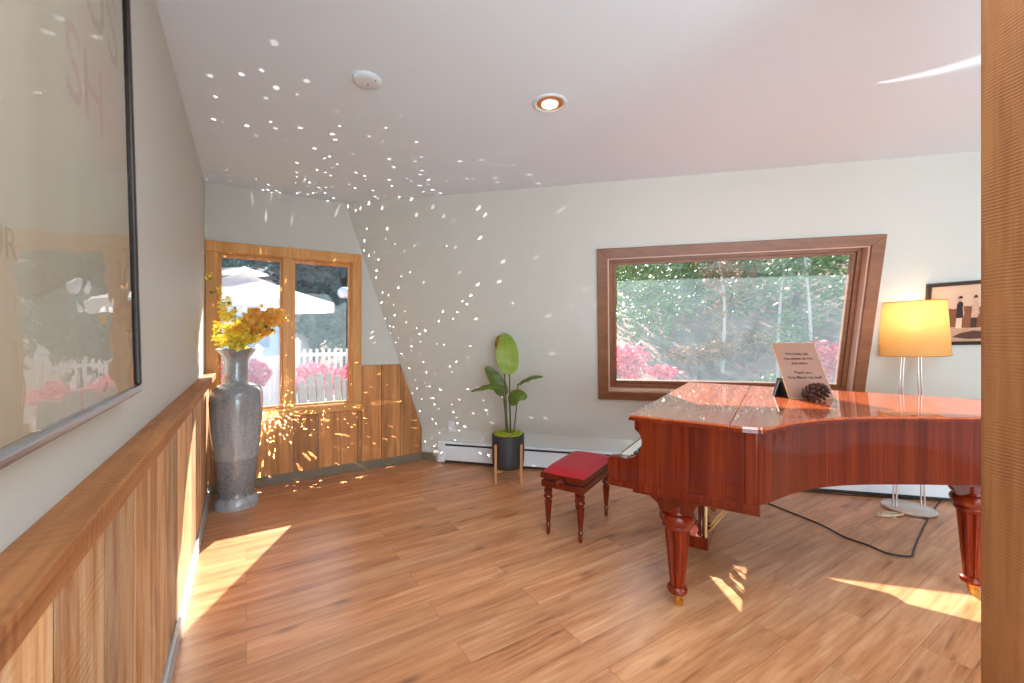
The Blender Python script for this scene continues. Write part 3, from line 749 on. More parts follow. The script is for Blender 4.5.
# ------------------------------------------------------------------ piano bench
f_near, f_left, f_right = on_z(580.5, 543), on_z(549.5, 533), on_z(607.5, 517)
f_near.z = 0
kx = Vector((0.535, 0.845, 0)).normalized(); kn = Vector((-kx.y, kx.x, 0))
bl, bw = 0.50, 0.245
bc = f_near + kx * bl / 2 + kn * bw / 2
pb = thing('piano_bench', 'small dark mahogany piano bench with a red velvet seat and turned legs', 'bench', bc, math.atan2(kx.y, kx.x))
for sx in (-1, 1):
    for sy in (-1, 1):
        prof = [(.006, 0), (.012, .01), (.014, .035), (.011, .05), (.018, .06), (.018, .07), (.013, .078), (.016, .10), (.026, .225), (.028, .235), (.018, .245), (.028, .256), (.033, .27), (.028, .284), (.020, .29), (.03, .30), (.03, .318), (.020, .324), (.026, .335), (.026, .345)]
        MB().lathe(prof, (sx * bl / 2, sy * bw / 2, 0), 20).build('leg', M['maho_dark'], pb, smooth=45, local=True)
MB().box((0, 0, 0.366), (bl + .075, bw + .075, 0.05)).build('apron', M['bench_wood'], pb, bevel=.008, local=True)
MB().box((0, 0, 0.3975), (bl + .045, bw + .045, 0.014)).build('lift_gap', M['dark'], pb, local=True)
MB().box((0, 0, 0.424), (bl + .085, bw + .085, 0.042)).build('seat_frame', M['bench_wood'], pb, bevel=.006, local=True)
# domed cushion
mb = MB(); nx, ny = 16, 10; vs, fs = [], []
for i in range(nx + 1):
    for j in range(ny + 1):
        x, y = i / nx * 2 - 1, j / ny * 2 - 1
        h = 0.045 * ((1 - abs(x) ** 5) * (1 - abs(y) ** 4)) ** 0.55
        vs.append((x * (bl + .08) / 2, y * (bw + .08) / 2, .444 + h))
for i in range(nx):
    for j in range(ny): fs.append((i * (ny + 1) + j, (i + 1) * (ny + 1) + j, (i + 1) * (ny + 1) + j + 1, i * (ny + 1) + j + 1))
mb.add(vs, fs); mb.build('cushion', M['velvet'], pb, smooth=60, local=True)
for sx in (-1,):
    mb = MB().tube([(sx * (bl / 2 + .036), 0, .395), (sx * (bl / 2 + .05), 0, .395), (sx * (bl / 2 + .052), 0, .395), (sx * (bl / 2 + .075), 0, .395), (sx * (bl / 2 + .088), 0, .395), (sx * (bl / 2 + .092), 0, .395)], [.008, .008, .026, .03, .024, .01], 18)
    mb.build('height_knob', M['maho_dark'], pb, smooth=45, local=True)

# ------------------------------------------------------------------ grand piano
A = Vector((0.617, 2.19, 0)); pa = R(-32.0)
gp = thing('grand_piano', 'glossy red mahogany grand piano with closed lid and fluted brass-tipped legs', 'piano', A, pa)
out2 = [(0.5, 0.0), (.565, .014), (.607, .06), (.645, .14), (.70, .25), (.77, .355), (.86, .46), (.98, .565), (1.2, .71), (1.53, .90), (1.85, 1.12), (2.03, 1.36), (2.02, 1.58), (1.88, 1.69)]
curve = smooth_path([(x, y, 0) for x, y in out2], 8)
PW = 1.70
def outline_pts(inset, z, x0=0.0, front=None):
    pts = [Vector((x0, 0, 0))] + curve + [Vector((x0, PW, 0))]
    n = len(pts); res = []
    for i, p in enumerate(pts):
        d = (pts[(i + 1) % n] - p).normalized(); d0 = (p - pts[i - 1]).normalized()
        nrm = Vector((-(d + d0).y, (d + d0).x, 0)).normalized()
        k = inset / max(0.5, math.sqrt(max(.01, (1 + d.dot(d0)) / 2)))
        res.append(p + nrm * k + Z * z)
    return res
# rim (curved case), open ring with soundboard inside is hidden under the lid: closed solid
rim0 = outline_pts(0.008, 0.65, 0.5)
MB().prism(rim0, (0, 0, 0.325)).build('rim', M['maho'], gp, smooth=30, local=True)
# treble and bass cheeks with scroll arms
def cheek(y0, th):
    pr_ = [(.555, .645), (.555, .975), (.012, .975), (.012, .926)] + [(p.x, p.y) for p in smooth_path([(.012, .926, 0), (.036, .905, 0), (.048, .868, 0), (.04, .825, 0), (.014, .788, 0), (-.022, .771, 0), (-.06, .770, 0)], 5)][1:] + [(-.112, .768), (-.126, .763), (-.132, .75), (-.126, .665), (-.12, .645)]
    mb = MB().prism([(x, y0, z) for x, z in pr_], (0, th, 0))
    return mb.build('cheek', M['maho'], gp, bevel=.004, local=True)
cheek(0.004, 0.05); cheek(PW - 0.054, 0.05)
MB().prism([(.07, .054, .66), (.57, .054, .66), (.57, PW - .054, .66), (.07, PW - .054, .66)], (0, 0, .3)).build('action_case', M['maho'], gp, local=True)
MB().box((.055, PW / 2, .86), (.02, PW - .115, .2)).build('fallboard', M['maho_dark'], gp, bevel=.004, local=True)
MB().box((-.115, PW / 2, .695), (.02, PW - .115, .09)).build('key_slip', M['maho'], gp, bevel=.003, local=True)
mb = MB(); bkm = MB(); n = 52; y0, y1 = .10, PW - .10; kw = (y1 - y0) / n
for i in range(n): mb.box((-.03, y0 + kw * (i + .5), .735), (.15, kw - .0015, .022))
mb.build('white_keys', M['ivory'], gp, local=True)
for i in range(n - 1):
    if i % 7 not in (1, 4): bkm.box((.0, y0 + kw * (i + 1), .751), (.09, kw * .5, .014))
bkm.build('black_keys', M['black_gloss'], gp, local=True)
for y in (.078, PW - .078): MB().box((-.03, y, .735), (.15, .045, .05)).build('key_block', M['maho_dark'], gp, local=True)
MB().box((.22, PW / 2, .634), (.70, PW + .006, .034)).build('keybed', M['maho'], gp, bevel=.004, local=True)
MB().box((.285, PW / 2, .6075), (.57, PW - .02, .019)).build('keybed_rail', M['maho'], gp, bevel=.003, local=True)
MB().box((1.05, 1.12, .665), (.9, .10, .05)).build('frame_beam', M['maho_dark'], gp, local=True)
# lid in two leaves
lo = outline_pts(-0.010, 0.988)
def clip_x(pts, x, keep_less):
    res = []
    for i, p in enumerate(pts):
        q_ = pts[(i + 1) % len(pts)]
        ip = (p.x <= x) if keep_less else (p.x >= x); iq = (q_.x <= x) if keep_less else (q_.x >= x)
        if ip: res.append(p)
        if ip != iq: res.append(p.lerp(q_, (x - p.x) / (q_.x - p.x)))
    return res
for nm, less, x in (('lid_front_leaf', True, .447), ('lid_main_leaf', False, .451)):
    mb = MB().prism(clip_x(lo, x, less), (0, 0, .012)); mb.build(nm, M['maho_lid'], gp, bevel=.003, bseg=2, local=True)
mo = outline_pts(-0.014, 0.973)
MB().prism(mo, (0, 0, .0148)).build('lid_moulding', M['maho_dark'], gp, bevel=.004, local=True)
for y in (.5, 1.2): MB().tube([(.449, y - .1, 1.001), (.449, y + .1, 1.001)], .004, 6).build('hinge', M['brass'], gp, local=True)
def piano_leg(x, y, hs=1.0, top=.599):
    # bracket
    leg = MB()
    for k in range(1): pass
    n8 = 16
    vs, fs = [], []
    prof = [(.036, .10), (.038, .13), (.064, .41)]
    # fluted shaft: 16-gon with alternating radius
    for r, z in prof:
        for k in range(n8 * 2):
            a = math.pi * k / n8; rr_ = r * (1.0 if k % 4 < 2 else .82)
            vs.append((x + rr_ * math.cos(a), y + rr_ * math.sin(a), z))
    m2 = n8 * 2
    for i in range(len(prof) - 1):
        for k in range(m2): fs.append((i * m2 + k, i * m2 + (k + 1) % m2, (i + 1) * m2 + (k + 1) % m2, (i + 1) * m2 + k))
    leg.add(vs, fs)
    leg.lathe([(.030, .062), (.046, .07), (.052, .084), (.05, .095), (.040, .104)], (x, y, 0), 24)
    leg.lathe([(.058, .40), (.070, .408), (.076, .42), (.072, .43), (.082, .44), (.090, .455), (.090, .468), (.080, .482), (.066, .49), (.06, .5), (.06, .53)], (x, y, 0), 28)
    leg.v = [Vector((p.x, p.y, p.z * (hs if p.z > .2 else 1))) for p in leg.v]
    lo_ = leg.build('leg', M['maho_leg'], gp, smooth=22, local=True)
    mb = MB()
    pr_ = [(-.16, top), (.14, top), (.135, top - .012), (.10, top - .03), (.074, top - .06), (.062, top - .105), (-.062, top - .105), (-.072, top - .07), (-.09, top - .052), (-.115, top - .03), (-.14, top - .016), (-.16, top - .008)]
    mb.prism([(x + a * 1.25, y - .055, z) for a, z in pr_], (0, .11, 0)); mb.build('corbel', M['maho'], lo_, bevel=.005, local=True)
    mb = MB().lathe([(.026, .064), (.026, .05), (.02, .045), (.02, .03)], (x, y, 0), 18)
    mb.tube([(x + .012, y - .011, .018), (x + .012, y + .011, .018)], .018, 16)
    mb.box((x, y, .03), (.02, .03, .03)); mb.build('caster', M['brass'], lo_, smooth=40, local=True)
piano_leg(.19, .165); piano_leg(.19, PW - .16); piano_leg(1.53, 1.10, hs=1.13, top=.65)
# pedal lyre
ly = MB()
for dy in (-.075, .075):
    ly.lathe([(.03, .13), (.022, .16), (.028, .19), (.018, .21), (.022, .3), (.026, .45), (.018, .5), (.026, .53), (.026, .62)], (.22, .85 + dy, 0), 18)
ly.box((.2, .85, .095), (.13, .26, .075)); ly.box((.22, .85, .61), (.10, .26, .03))
lyo = ly.build('pedal_lyre', M['maho_dark'], gp, smooth=40, local=True)
for dy in (-.07, 0, .07):
    mb = MB().box((.10, .85 + dy, .075), (.13, .028, .012)); mb.build('pedal', M['brass'], lyo, bevel=.004, local=True)
mb = MB()
for dy in (-.03, .03): mb.tube([(.225, .85 + dy, .13), (.225, .85 + dy, .62)], .006, 8)
mb.tube([(.25, .74, .12), (.25, .74, .62)], .012, 10); mb.tube([(.25, .80, .13), (.62, .80, .68)], .006, 8); mb.tube([(.25, .92, .13), (.62, .92, .68)], .006, 8)
mb.build('lyre_rod', M['pale_brass'], lyo, smooth=40, local=True)
MB().box((.46, .32, .58), (.16, .10, .035)).build('control_box', M['black'], gp, bevel=.004, local=True)

# ------------------------------------------------------------------ sign and pine cone on the lid
LZ = 1.0005
sb = Vector((1.765, 2.71, LZ))
sg = thing('tabletop_sign', 'pale paper notice leaning back on an easel on top of the piano lid', 'sign', sb + Vector((.145, 0, 0)))
sx = Vector((1, 0, 0)); sy = Vector((0, .19, .352)).normalized(); sn = sx.cross(sy)
sw_, sh_ = .288, .40
MB().box(sb + sx * sw_ / 2 + sy * sh_ / 2 - sn * .004 + Z * .002, (sw_, sh_, .006), (sx, sy, sn)).build('sign_board', m_plain('tan_edge', srgb(206, 170, 120), .4), sg)
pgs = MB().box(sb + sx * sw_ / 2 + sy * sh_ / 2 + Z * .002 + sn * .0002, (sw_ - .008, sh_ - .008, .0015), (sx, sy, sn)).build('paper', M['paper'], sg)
flat_text('We kindly ask\nyou please do not\nplay piano.\n\nThank you,\nKing Manor Inn Staff', 0.0265, M['ink'], sb + sx * sw_ * .5 + sy * sh_ * .765 + sn * .0025 + Z * .002, sx, sy, 'lettering', pgs, align='CENTER', spacing=1.28, bold=0.0003)
mb = MB().prism([sb + Vector((.02, .03, 0)), sb + Vector((.02, .19, 0)), sb + Vector((.02, .14, .12)), sb + Vector((.02, .085, .125))], (-.012, 0, 0))
mb.prism([sb + Vector((-.035, .10, 0)), sb + Vector((.12, .18, 0)), sb + Vector((.12, .16, .11)), sb + Vector((.0, .10, .10))], (0, .012, 0))
mb.build('easel_back', M['black'], sg)
cc_ = on_z(818, 401.5, LZ); cc_.y += .03
cn = thing('pine_cone', 'dark open pine cone lying in front of the sign on the piano lid', 'pine cone', cc_)
mb = MB(); rr = random.Random(9); axd = Vector((1, .1, .12)).normalized(); cl = .16
cx_ = axd.orthogonal().normalized(); cy_ = axd.cross(cx_)
mb.tube([cc_ + Z * .05 - axd * .075, cc_ + Z * .05 + axd * .07], [.016, .01], 10, .1)
for k in range(62):
    t = (k + .5) / 62; a = k * 2.39996
    rad = .064 * math.sin(math.pi * (.16 + .72 * t)) ** .6
    d = cx_ * math.cos(a) + cy_ * math.sin(a); s_ = axd.cross(d)
    p = cc_ + Z * .05 + axd * (-.07 + .13 * t)
    d2 = (d + axd * .35).normalized()
    tip = p + d2 * rad
    if tip.z < cc_.z + .003: tip.z = cc_.z + .003
    mid_ = p.lerp(tip, .6)
    mb.hexa([p + s_ * .003, p - s_ * .003, p - s_ * .003 + axd * .003, p + s_ * .003 + axd * .003], [mid_ + s_ * .008, mid_ - s_ * .008, mid_ - s_ * .008 + axd * .004, mid_ + s_ * .008 + axd * .004], .2)
    mb.hexa([mid_ + s_ * .008, mid_ - s_ * .008, mid_ - s_ * .008 + axd * .004, mid_ + s_ * .008 + axd * .004], [tip + s_ * .006, tip - s_ * .006, tip - s_ * .005 + axd * .009, tip + s_ * .005 + axd * .009], .9)
mb.build('cone_scales', M['cone'], cn)

# ------------------------------------------------------------------ lamp
lb = Vector((3.185, 3.42, 0))
lm = thing('table_height_floor_lamp', 'steel hairpin-leg floor lamp with a glowing golden drum shade behind the piano', 'lamp', lb)
lm.name = 'floor_lamp'
MB().lathe([(.155, 0.004), (.168, .008), (.170, .02), (.160, .028), (.001, .034)], lb, 48).build('base', M['steel'], lm, smooth=40)
def hairpin(x0, xt):
    mb = MB()
    for d in (-.014, .014):
        mb.tube([lb + Vector((x0 + d, 0, .03)), lb + Vector((xt + d * .8, 0, 1.30))], .0062, 10)
    return mb.build('leg_rod', M['steel'], lm, smooth=40)
hairpin(-.115, -.045); hairpin(.115, .085)
sc_ = lb + Vector((.045, 0, 1.245))
MB().lathe([(.018, -.03), (.02, 0.06), (.012, .1)], sc_ + Z * .03, 16).build('socket', M['dark'], lm, smooth=40)
MB().box(sc_ + Vector((-.025, 0, .045)), (.17, .02, .012)).build('bridge', M['steel'], lm)
def m_shade():
    t = NT('golden_shade')
    mpn = t.noise(t.coord((1, 1, 30)), 8, 2)
    c = t.mix(mpn, srgb(216, 166, 104), srgb(228, 186, 128))
    tl = t.n('ShaderNodeBsdfTranslucent'); t.l(c, tl.inputs[0]); d = t.pbr(c, .7)
    tp = t.n('ShaderNodeBsdfTransparent'); tp.inputs[0].default_value = srgb(255, 214, 140)
    m1 = t.n('ShaderNodeMixShader'); m1.inputs[0].default_value = .55; t.l(d, m1.inputs[1]); t.l(tl.outputs[0], m1.inputs[2])
    m2 = t.n('ShaderNodeMixShader'); m2.inputs[0].default_value = .06; t.l(m1.outputs[0], m2.inputs[1]); t.l(tp.outputs[0], m2.inputs[2])
    return t.done(m2.outputs[0])
tiltM = Matrix.Translation(sc_) @ Matrix.Rotation(R(-2.0), 4, 'Y') @ Matrix.Rotation(R(-1.0), 4, 'X')
mb = MB().lathe([(.213, -.005), (.203, .425)], (0, 0, 0), 64, cap=False).xform(tiltM); shd = mb.build('lamp_shade', m_shade(), lm, smooth=60)
trim_m = m_plain('shade_trim', srgb(170, 112, 50), .6)
for r_, z in ((.2135, -.005), (.2035, .425)):
    mb = MB(); mb.tube([(r_ * math.cos(a * math.pi / 24), r_ * math.sin(a * math.pi / 24), z) for a in range(49)], .003, 6)
    mb.xform(tiltM).build('shade_rim', trim_m, shd)
bc_ = sc_ + Vector((-.03, -.03, .235))
em2 = NT('lamp_bulb'); em2m = em2.done(em2.pbr(srgb(255, 236, 200), .4, emit=srgb(255, 224, 170), estr=14))
MB().sphere(bc_, .036, 16, 10, sc=(1, 1, 1.2)).build('bulb', em2m, lm, smooth=60)
mb = MB().tube([sc_ + Vector((-.02, -.05, 0)), sc_ + Vector((-.022, -.05, -.2))], .0025, 6); mb.sphere(sc_ + Vector((-.022, -.05, -.2)), .006); mb.build('pull_chain', M['steel'], lm)
ld = bpy.data.lights.new('lamp_light', 'POINT'); ld.energy = 4.5; ld.color = (1, .76, .46); ld.shadow_soft_size = .06
lo2 = bpy.data.objects.new('lamp_light', ld); COL.objects.link(lo2); lo2.parent = lm; lo2.location = bc_ - lb + Vector((0, -.0, .09))

# cords
def cord(name, label, pts, r, mat):
    path = smooth_path(pts, 8); o = MB().tube(path, r, 8).build(name, mat, smooth=60); return tag(o, label, 'cord')
cz = lambda px, py: on_z(px, py, .006)
cord('power_cord', 'black power cord snaking across the floor under the piano to the lamp', [cz(752, 497), cz(775, 506), cz(800, 516), cz(822, 525), cz(845, 537), cz(868, 545), cz(884, 552), cz(899, 555.5), cz(911, 556), cz(913, 552), cz(917, 541), cz(925, 524), cz(934, 509), cz(941, 500), cz(946, 494)], .0055, M['black'])
rr = random.Random(4); c0 = cz(884, 515); coil = []
for k in range(26):
    a = k * .75; coil.append(c0 + Vector((.07 * math.cos(a) + k * .003, .03 * math.sin(a), .0005 * k)))
cord('beige_cord_bundle', 'bundled beige cord lying on the floor beside the lamp base', coil + [cz(893, 517.5), cz(898, 519)], .006, M['beige_cord'])
cord('heater_shadow_line', 'thin dark line on the floor standing in for the heater shadow under the piano', [cz(800, 491), cz(840, 494.5), cz(880, 497), cz(930, 500)], .004, M['black'])  # dark tube laid along the heater to draw its shadow line

# ------------------------------------------------------------------ outdoors
gr = MB(); nx, ny = 40, 40; vs, fs = [], []
def gz(x, y):
    s_ = max(0, (y - 9.5 + .12 * x)) if x > -3 else max(0, (y - 13))
    h = -0.15 + .34 * s_ + .10 * math.sin(x * .9 + y * .5)
    return min(h, 9)
for i in range(nx + 1):
    for j in range(ny + 1):
        x, y = -22 + 50 * i / nx, 3.2 + 27 * j / ny; vs.append((x, y, min(gz(x, y), -.05 + .45 * max(0, y - 6.0))))
for i in range(nx):
    for j in range(ny): fs.append((i * (ny + 1) + j, (i + 1) * (ny + 1) + j, (i + 1) * (ny + 1) + j + 1, i * (ny + 1) + j + 1))
gr.add([Vector(p) - Z * .1 for p in vs], fs); g = gr.build('ground', M['ground'], smooth=60); struct(g)
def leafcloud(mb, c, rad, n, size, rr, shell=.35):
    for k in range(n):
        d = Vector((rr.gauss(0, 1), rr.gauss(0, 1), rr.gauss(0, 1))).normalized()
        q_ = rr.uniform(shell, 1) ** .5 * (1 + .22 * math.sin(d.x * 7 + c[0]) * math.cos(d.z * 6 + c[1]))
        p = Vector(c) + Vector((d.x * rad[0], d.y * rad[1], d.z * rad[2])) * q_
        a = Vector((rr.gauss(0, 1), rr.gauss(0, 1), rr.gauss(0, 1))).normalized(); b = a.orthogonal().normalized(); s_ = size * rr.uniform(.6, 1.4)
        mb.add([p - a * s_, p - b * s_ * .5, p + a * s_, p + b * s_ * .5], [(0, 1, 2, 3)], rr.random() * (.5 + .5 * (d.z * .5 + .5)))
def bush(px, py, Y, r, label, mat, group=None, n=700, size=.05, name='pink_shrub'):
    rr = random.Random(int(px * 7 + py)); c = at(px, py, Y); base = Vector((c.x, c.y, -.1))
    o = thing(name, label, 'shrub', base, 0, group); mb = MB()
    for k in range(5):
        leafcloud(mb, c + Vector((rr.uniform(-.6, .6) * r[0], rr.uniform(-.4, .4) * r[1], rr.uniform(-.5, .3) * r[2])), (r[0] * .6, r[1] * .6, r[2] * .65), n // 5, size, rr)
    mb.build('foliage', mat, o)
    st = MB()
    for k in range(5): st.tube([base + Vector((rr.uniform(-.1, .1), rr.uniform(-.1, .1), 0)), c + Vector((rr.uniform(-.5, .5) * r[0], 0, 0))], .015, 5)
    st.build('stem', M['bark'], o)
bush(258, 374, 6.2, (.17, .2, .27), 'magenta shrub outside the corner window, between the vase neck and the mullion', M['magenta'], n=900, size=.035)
bush(219, 374, 6.4, (.15, .2, .3), 'magenta shrub outside the corner window, between the vase neck and the wall', M['magenta'], n=600, size=.035)
bush(316, 374, 6.6, (.32, .3, .26), 'pale pink shrub in front of the white picket fence, behind the weathered chair', M['pink'], n=800, size=.035)
bush(343, 374, 6.8, (.3, .3, .3), 'pale pink shrub at the far casing of the corner window', M['pink'], n=800, size=.035)
bush(296, 383, 6.1, (.16, .2, .14), 'low pink shrub beside the window mullion', M['pink'], n=400, size=.03)
bush(626, 362, 5.6, (.32, .28, .27), 'bright pink shrub in the lower corner of the wide window, next to the white chair', M['pink'], n=900, size=.04)
bush(664, 373, 5.5, (.28, .25, .11), 'low pink shrub along the bottom of the wide window', M['pink'], n=600, size=.035)
bush(828, 362, 6.0, (.3, .3, .35), 'pink shrub outside the wide window, beyond the sign', M['pink'], n=700, size=.04)
bush(795, 385, 6.0, (.5, .3, .28), 'yellow green shrub behind the sign on the piano', M['green'], n=600, size=.04, name='green_shrub')
bush(700, 352, 10.5, (1.1, .6, .32), 'russet low shrub on the bank in the middle of the wide window', M['tree2'], n=900, size=.07, name='russet_shrub')
bush(745, 343, 11.5, (1.3, .6, .4), 'russet shrub farther up the bank beside the sign', M['tree2'], n=900, size=.07, name='russet_shrub')
def tree(px, Y, top_py, cr, label, mat, n=1500, trunk=M['bark'], group=None, name='tree', size=.16, tr=.12):
    rr = random.Random(int(px * 3 + Y * 11)); b = at(px, 333, Y); b.z = min(gz(b.x, b.y), -.05 + .45 * max(0, b.y - 6)) - .15
    topz = at(px, top_py, Y).z
    o = thing(name, label, 'tree', b, rr.uniform(0, 6), group)
    MB().tube(smooth_path([b, b + Vector((rr.uniform(-.2, .2), 0, (topz - b.z) * .5)), Vector((b.x + rr.uniform(-.3, .3), b.y, topz - cr * .4))], 4), [tr * (1 - .07 * i) for i in range(9)], 9).build('trunk', trunk, o, smooth=60)
    mb = MB()
    for k in range(7):
        c = Vector((b.x + rr.uniform(-.7, .7) * cr, b.y + rr.uniform(-.5, .5) * cr, b.z + (topz - b.z) * rr.uniform(.3, .95)))
        leafcloud(mb, c, (cr * .6, cr * .6, cr * .55), n // 7, size, rr)
    mb.build('crown', mat, o)
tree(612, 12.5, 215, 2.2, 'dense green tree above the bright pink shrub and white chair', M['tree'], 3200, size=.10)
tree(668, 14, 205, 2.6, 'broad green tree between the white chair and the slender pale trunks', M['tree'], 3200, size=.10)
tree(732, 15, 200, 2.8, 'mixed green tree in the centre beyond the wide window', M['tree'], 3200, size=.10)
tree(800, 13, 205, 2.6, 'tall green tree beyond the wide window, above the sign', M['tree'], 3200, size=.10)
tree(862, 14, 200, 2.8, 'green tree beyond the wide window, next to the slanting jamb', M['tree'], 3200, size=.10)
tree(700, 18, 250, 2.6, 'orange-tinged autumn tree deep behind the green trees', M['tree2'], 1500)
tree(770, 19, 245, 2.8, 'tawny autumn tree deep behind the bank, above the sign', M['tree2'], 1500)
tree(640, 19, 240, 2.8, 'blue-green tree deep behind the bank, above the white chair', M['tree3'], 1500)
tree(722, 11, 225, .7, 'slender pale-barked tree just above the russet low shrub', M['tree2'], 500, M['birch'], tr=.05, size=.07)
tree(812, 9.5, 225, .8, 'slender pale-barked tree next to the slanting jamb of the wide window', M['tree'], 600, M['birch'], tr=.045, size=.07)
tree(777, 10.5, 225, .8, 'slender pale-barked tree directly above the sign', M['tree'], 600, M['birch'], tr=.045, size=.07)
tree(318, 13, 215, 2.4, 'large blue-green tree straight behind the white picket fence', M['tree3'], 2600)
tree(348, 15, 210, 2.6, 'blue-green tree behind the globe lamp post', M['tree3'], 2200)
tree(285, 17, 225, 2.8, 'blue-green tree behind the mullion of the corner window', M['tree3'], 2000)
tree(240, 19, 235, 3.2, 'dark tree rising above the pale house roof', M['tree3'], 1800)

# pale house
hc = at(238, 333, 12.5); hb = Vector((hc.x, hc.y, -.2))
hs = thing('pale_house', 'pale blue-white clapboard house beyond the patio umbrella', 'house', hb)
mb = MB()
for k in range(22): mb.box((hc.x - .2, hc.y, .0 + .14 * k), (3.6, .1 if k % 1 == 0 else .1, .132))
mb.box((hc.x - .2, hc.y + .8, 1.4), (3.58, 1.5, 3.2)); mb.build('siding_wall', M['siding'], hs)
MB().prism([(hc.x - 2.2, hc.y - .25, 2.95), (hc.x + 1.8, hc.y - .25, 2.95), (hc.x + 1.8, hc.y + 1.6, 3.5), (hc.x - 2.2, hc.y + 1.6, 3.5)], (0, 0, .1)).build('roof', M['grey_wood'], hs)
MB().box((hc.x + .6, hc.y - .06, 1.5), (.7, .04, 1.0)).build('house_window', m_plain('house_pane', srgb(150, 176, 210), .2), hs)
# patio umbrella
ua = at(244, 272, 7.2); ur = at(334, 303, 7.2)
ub = Vector((ua.x - .1, ua.y, -.15))
um = thing('patio_umbrella', 'large white patio umbrella open outside the corner window', 'umbrella', ub)
Rr = ur.x - ua.x; dz = ua.z - ur.z
mb = MB(); vs, fs = [ua], []
for k in range(8):
    a = 2 * math.pi * k / 8 + .0
    for t in (.35, .7, 1.0): vs.append(ua + Vector((math.cos(a) * Rr * t, math.sin(a) * Rr * t, -dz * (t ** .85))))
for k in range(8):
    k2 = (k + 1) % 8
    fs.append((0, 1 + k * 3, 1 + k2 * 3))
    for t in (0, 1): fs.append((1 + k * 3 + t, 2 + k * 3 + t, 2 + k2 * 3 + t, 1 + k2 * 3 + t))
mb.add(vs, fs)
for k in range(8):
    k2 = (k + 1) % 8; p, q_ = vs[3 + k * 3], vs[3 + k2 * 3]; mb.add([p, q_, q_ - Z * .12, p - Z * .12], [(0, 1, 2, 3)])
mb.build('canopy', M['canvas'], um)
mb = MB(); v2 = [ua + Z * .09]
for k in range(8): a = 2 * math.pi * k / 8; v2.append(ua + Vector((math.cos(a) * .38, math.sin(a) * .38, -.03)))
mb.add(v2, [(0, 1 + k, 1 + (k + 1) % 8) for k in range(8)]); mb.build('vent_cap', M['canvas'], um)
MB().tube([Vector((ua.x, ua.y, -.15)), ua + Z * .1], .025, 10).build('pole', M['white_wood'], um)
mb = MB()
for k in range(8):
    p = vs[3 + k * 3]; mb.tube([ua - Z * .05, p - Z * .02], .01, 5)
mb.build('ribs', M['white_wood'], um)
# picket fences
def picket_fence(p0, p1, h, label, gap=.11, pw=.05, zb=-.1, nm='picket_fence'):
    o = thing(nm, label, 'fence', Vector((p0.x, p0.y, zb)))
    d = (p1 - p0); d.z = 0; L = d.length; d.normalize(); n_ = Z.cross(d)
    for t in (0, L):
        c = Vector((p0.x, p0.y, 0)) + d * t
        mb = MB().box(c + Z * (zb + h / 2 + .06), (.11, .11, h + .12), (d, n_, Z)); mb.add([c + Z * (zb + h + .12) + d * i * .07 + n_ * j * .07 for i, j in ((-1, -1), (1, -1), (1, 1), (-1, 1))] + [c + Z * (zb + h + .22)], [(0, 1, 4), (1, 2, 4), (2, 3, 4), (3, 0, 4)]); mb.build('post', M['white_wood'], o)
    for z in (.18, h - .12):
        MB().box(Vector((p0.x, p0.y, 0)) + d * L / 2 + Z * (zb + z), (L, .04, .07), (d, n_, Z)).build('rail', M['white_wood'], o)
    k = .13
    while k < L - .08:
        mb = MB().box(Vector((p0.x, p0.y, 0)) + d * k + Z * (zb + h / 2 + .02) , (pw, .025, h - .06), (d, n_, Z)); mb.build('picket', M['white_wood'], o); k += gap
picket_fence(at(297, 333, 8.2), at(362, 333, 8.6), 1.22, 'white picket fence in front of the blue-green tree by the pink shrubs', zb=-.1)
picket_fence(at(258, 333, 7.4), at(296, 333, 8.2), 1.12, 'white picket fence running back behind the vase beside the magenta shrub', gap=.10, pw=.085)
# weathered wooden chair (seen from behind) and a white lounger
def adirondack(px, py, Y, rz, label, mat, s=1.0):
    b = at(px, py, Y); b.z = min(gz(b.x, b.y), -.05 + .45 * max(0, b.y - 6)) - .1
    o = thing('adirondack_chair', label, 'chair', b, rz)
    for k in range(6):
        x = (-.25 + .1 * k) * s; hh = (.78 + .12 * math.sin(math.pi * (k + .5) / 6)) * s
        MB().hexa([Vector((x - .033 * s, -.25 * s, .3 * s)), Vector((x + .033 * s, -.25 * s, .3 * s)), Vector((x + .033 * s, -.23 * s, .3 * s)), Vector((x - .033 * s, -.23 * s, .3 * s))],
                  [Vector((x - .038 * s, -.52 * s, .3 * s + hh)), Vector((x + .038 * s, -.52 * s, .3 * s + hh)), Vector((x + .038 * s, -.50 * s, .3 * s + hh)), Vector((x - .038 * s, -.50 * s, .3 * s + hh))]).build('back_slat', mat, o, local=True)
    for k in range(5):
        MB().box((0, (-.2 + .12 * k) * s, (.3 + .03 * k) * s), (.56 * s, .1 * s, .022 * s)).build('seat_slat', mat, o, local=True)
    for sx_ in (-1, 1):
        MB().box((sx_ * .34 * s, .02 * s, .58 * s), (.13 * s, .78 * s, .025 * s)).build('armrest', mat, o, local=True)
        MB().box((sx_ * .31 * s, .33 * s, .29 * s), (.04 * s, .11 * s, .58 * s)).build('leg', mat, o, local=True)
        MB().hexa([Vector((sx_ * .28 * s + d, -.5 * s, 0)) for d in (-.015, .015)] + [Vector((sx_ * .28 * s + d, -.42 * s, .1 * s)) for d in (.015, -.015)],
                  [Vector((sx_ * .28 * s + d, .36 * s, .32 * s)) for d in (-.015, .015)] + [Vector((sx_ * .28 * s + d, .36 * s, .44 * s)) for d in (.015, -.015)]).build('leg', mat, o, local=True)
adirondack(331, 400, 5.5, R(14), 'weathered grey wooden garden chair in front of the pale pink shrubs', M['grey_wood'], .95)
adirondack(642, 365, 7.2, R(-40), 'white wooden garden chair on the lawn beyond the wide window', M['white_wood'], .85)
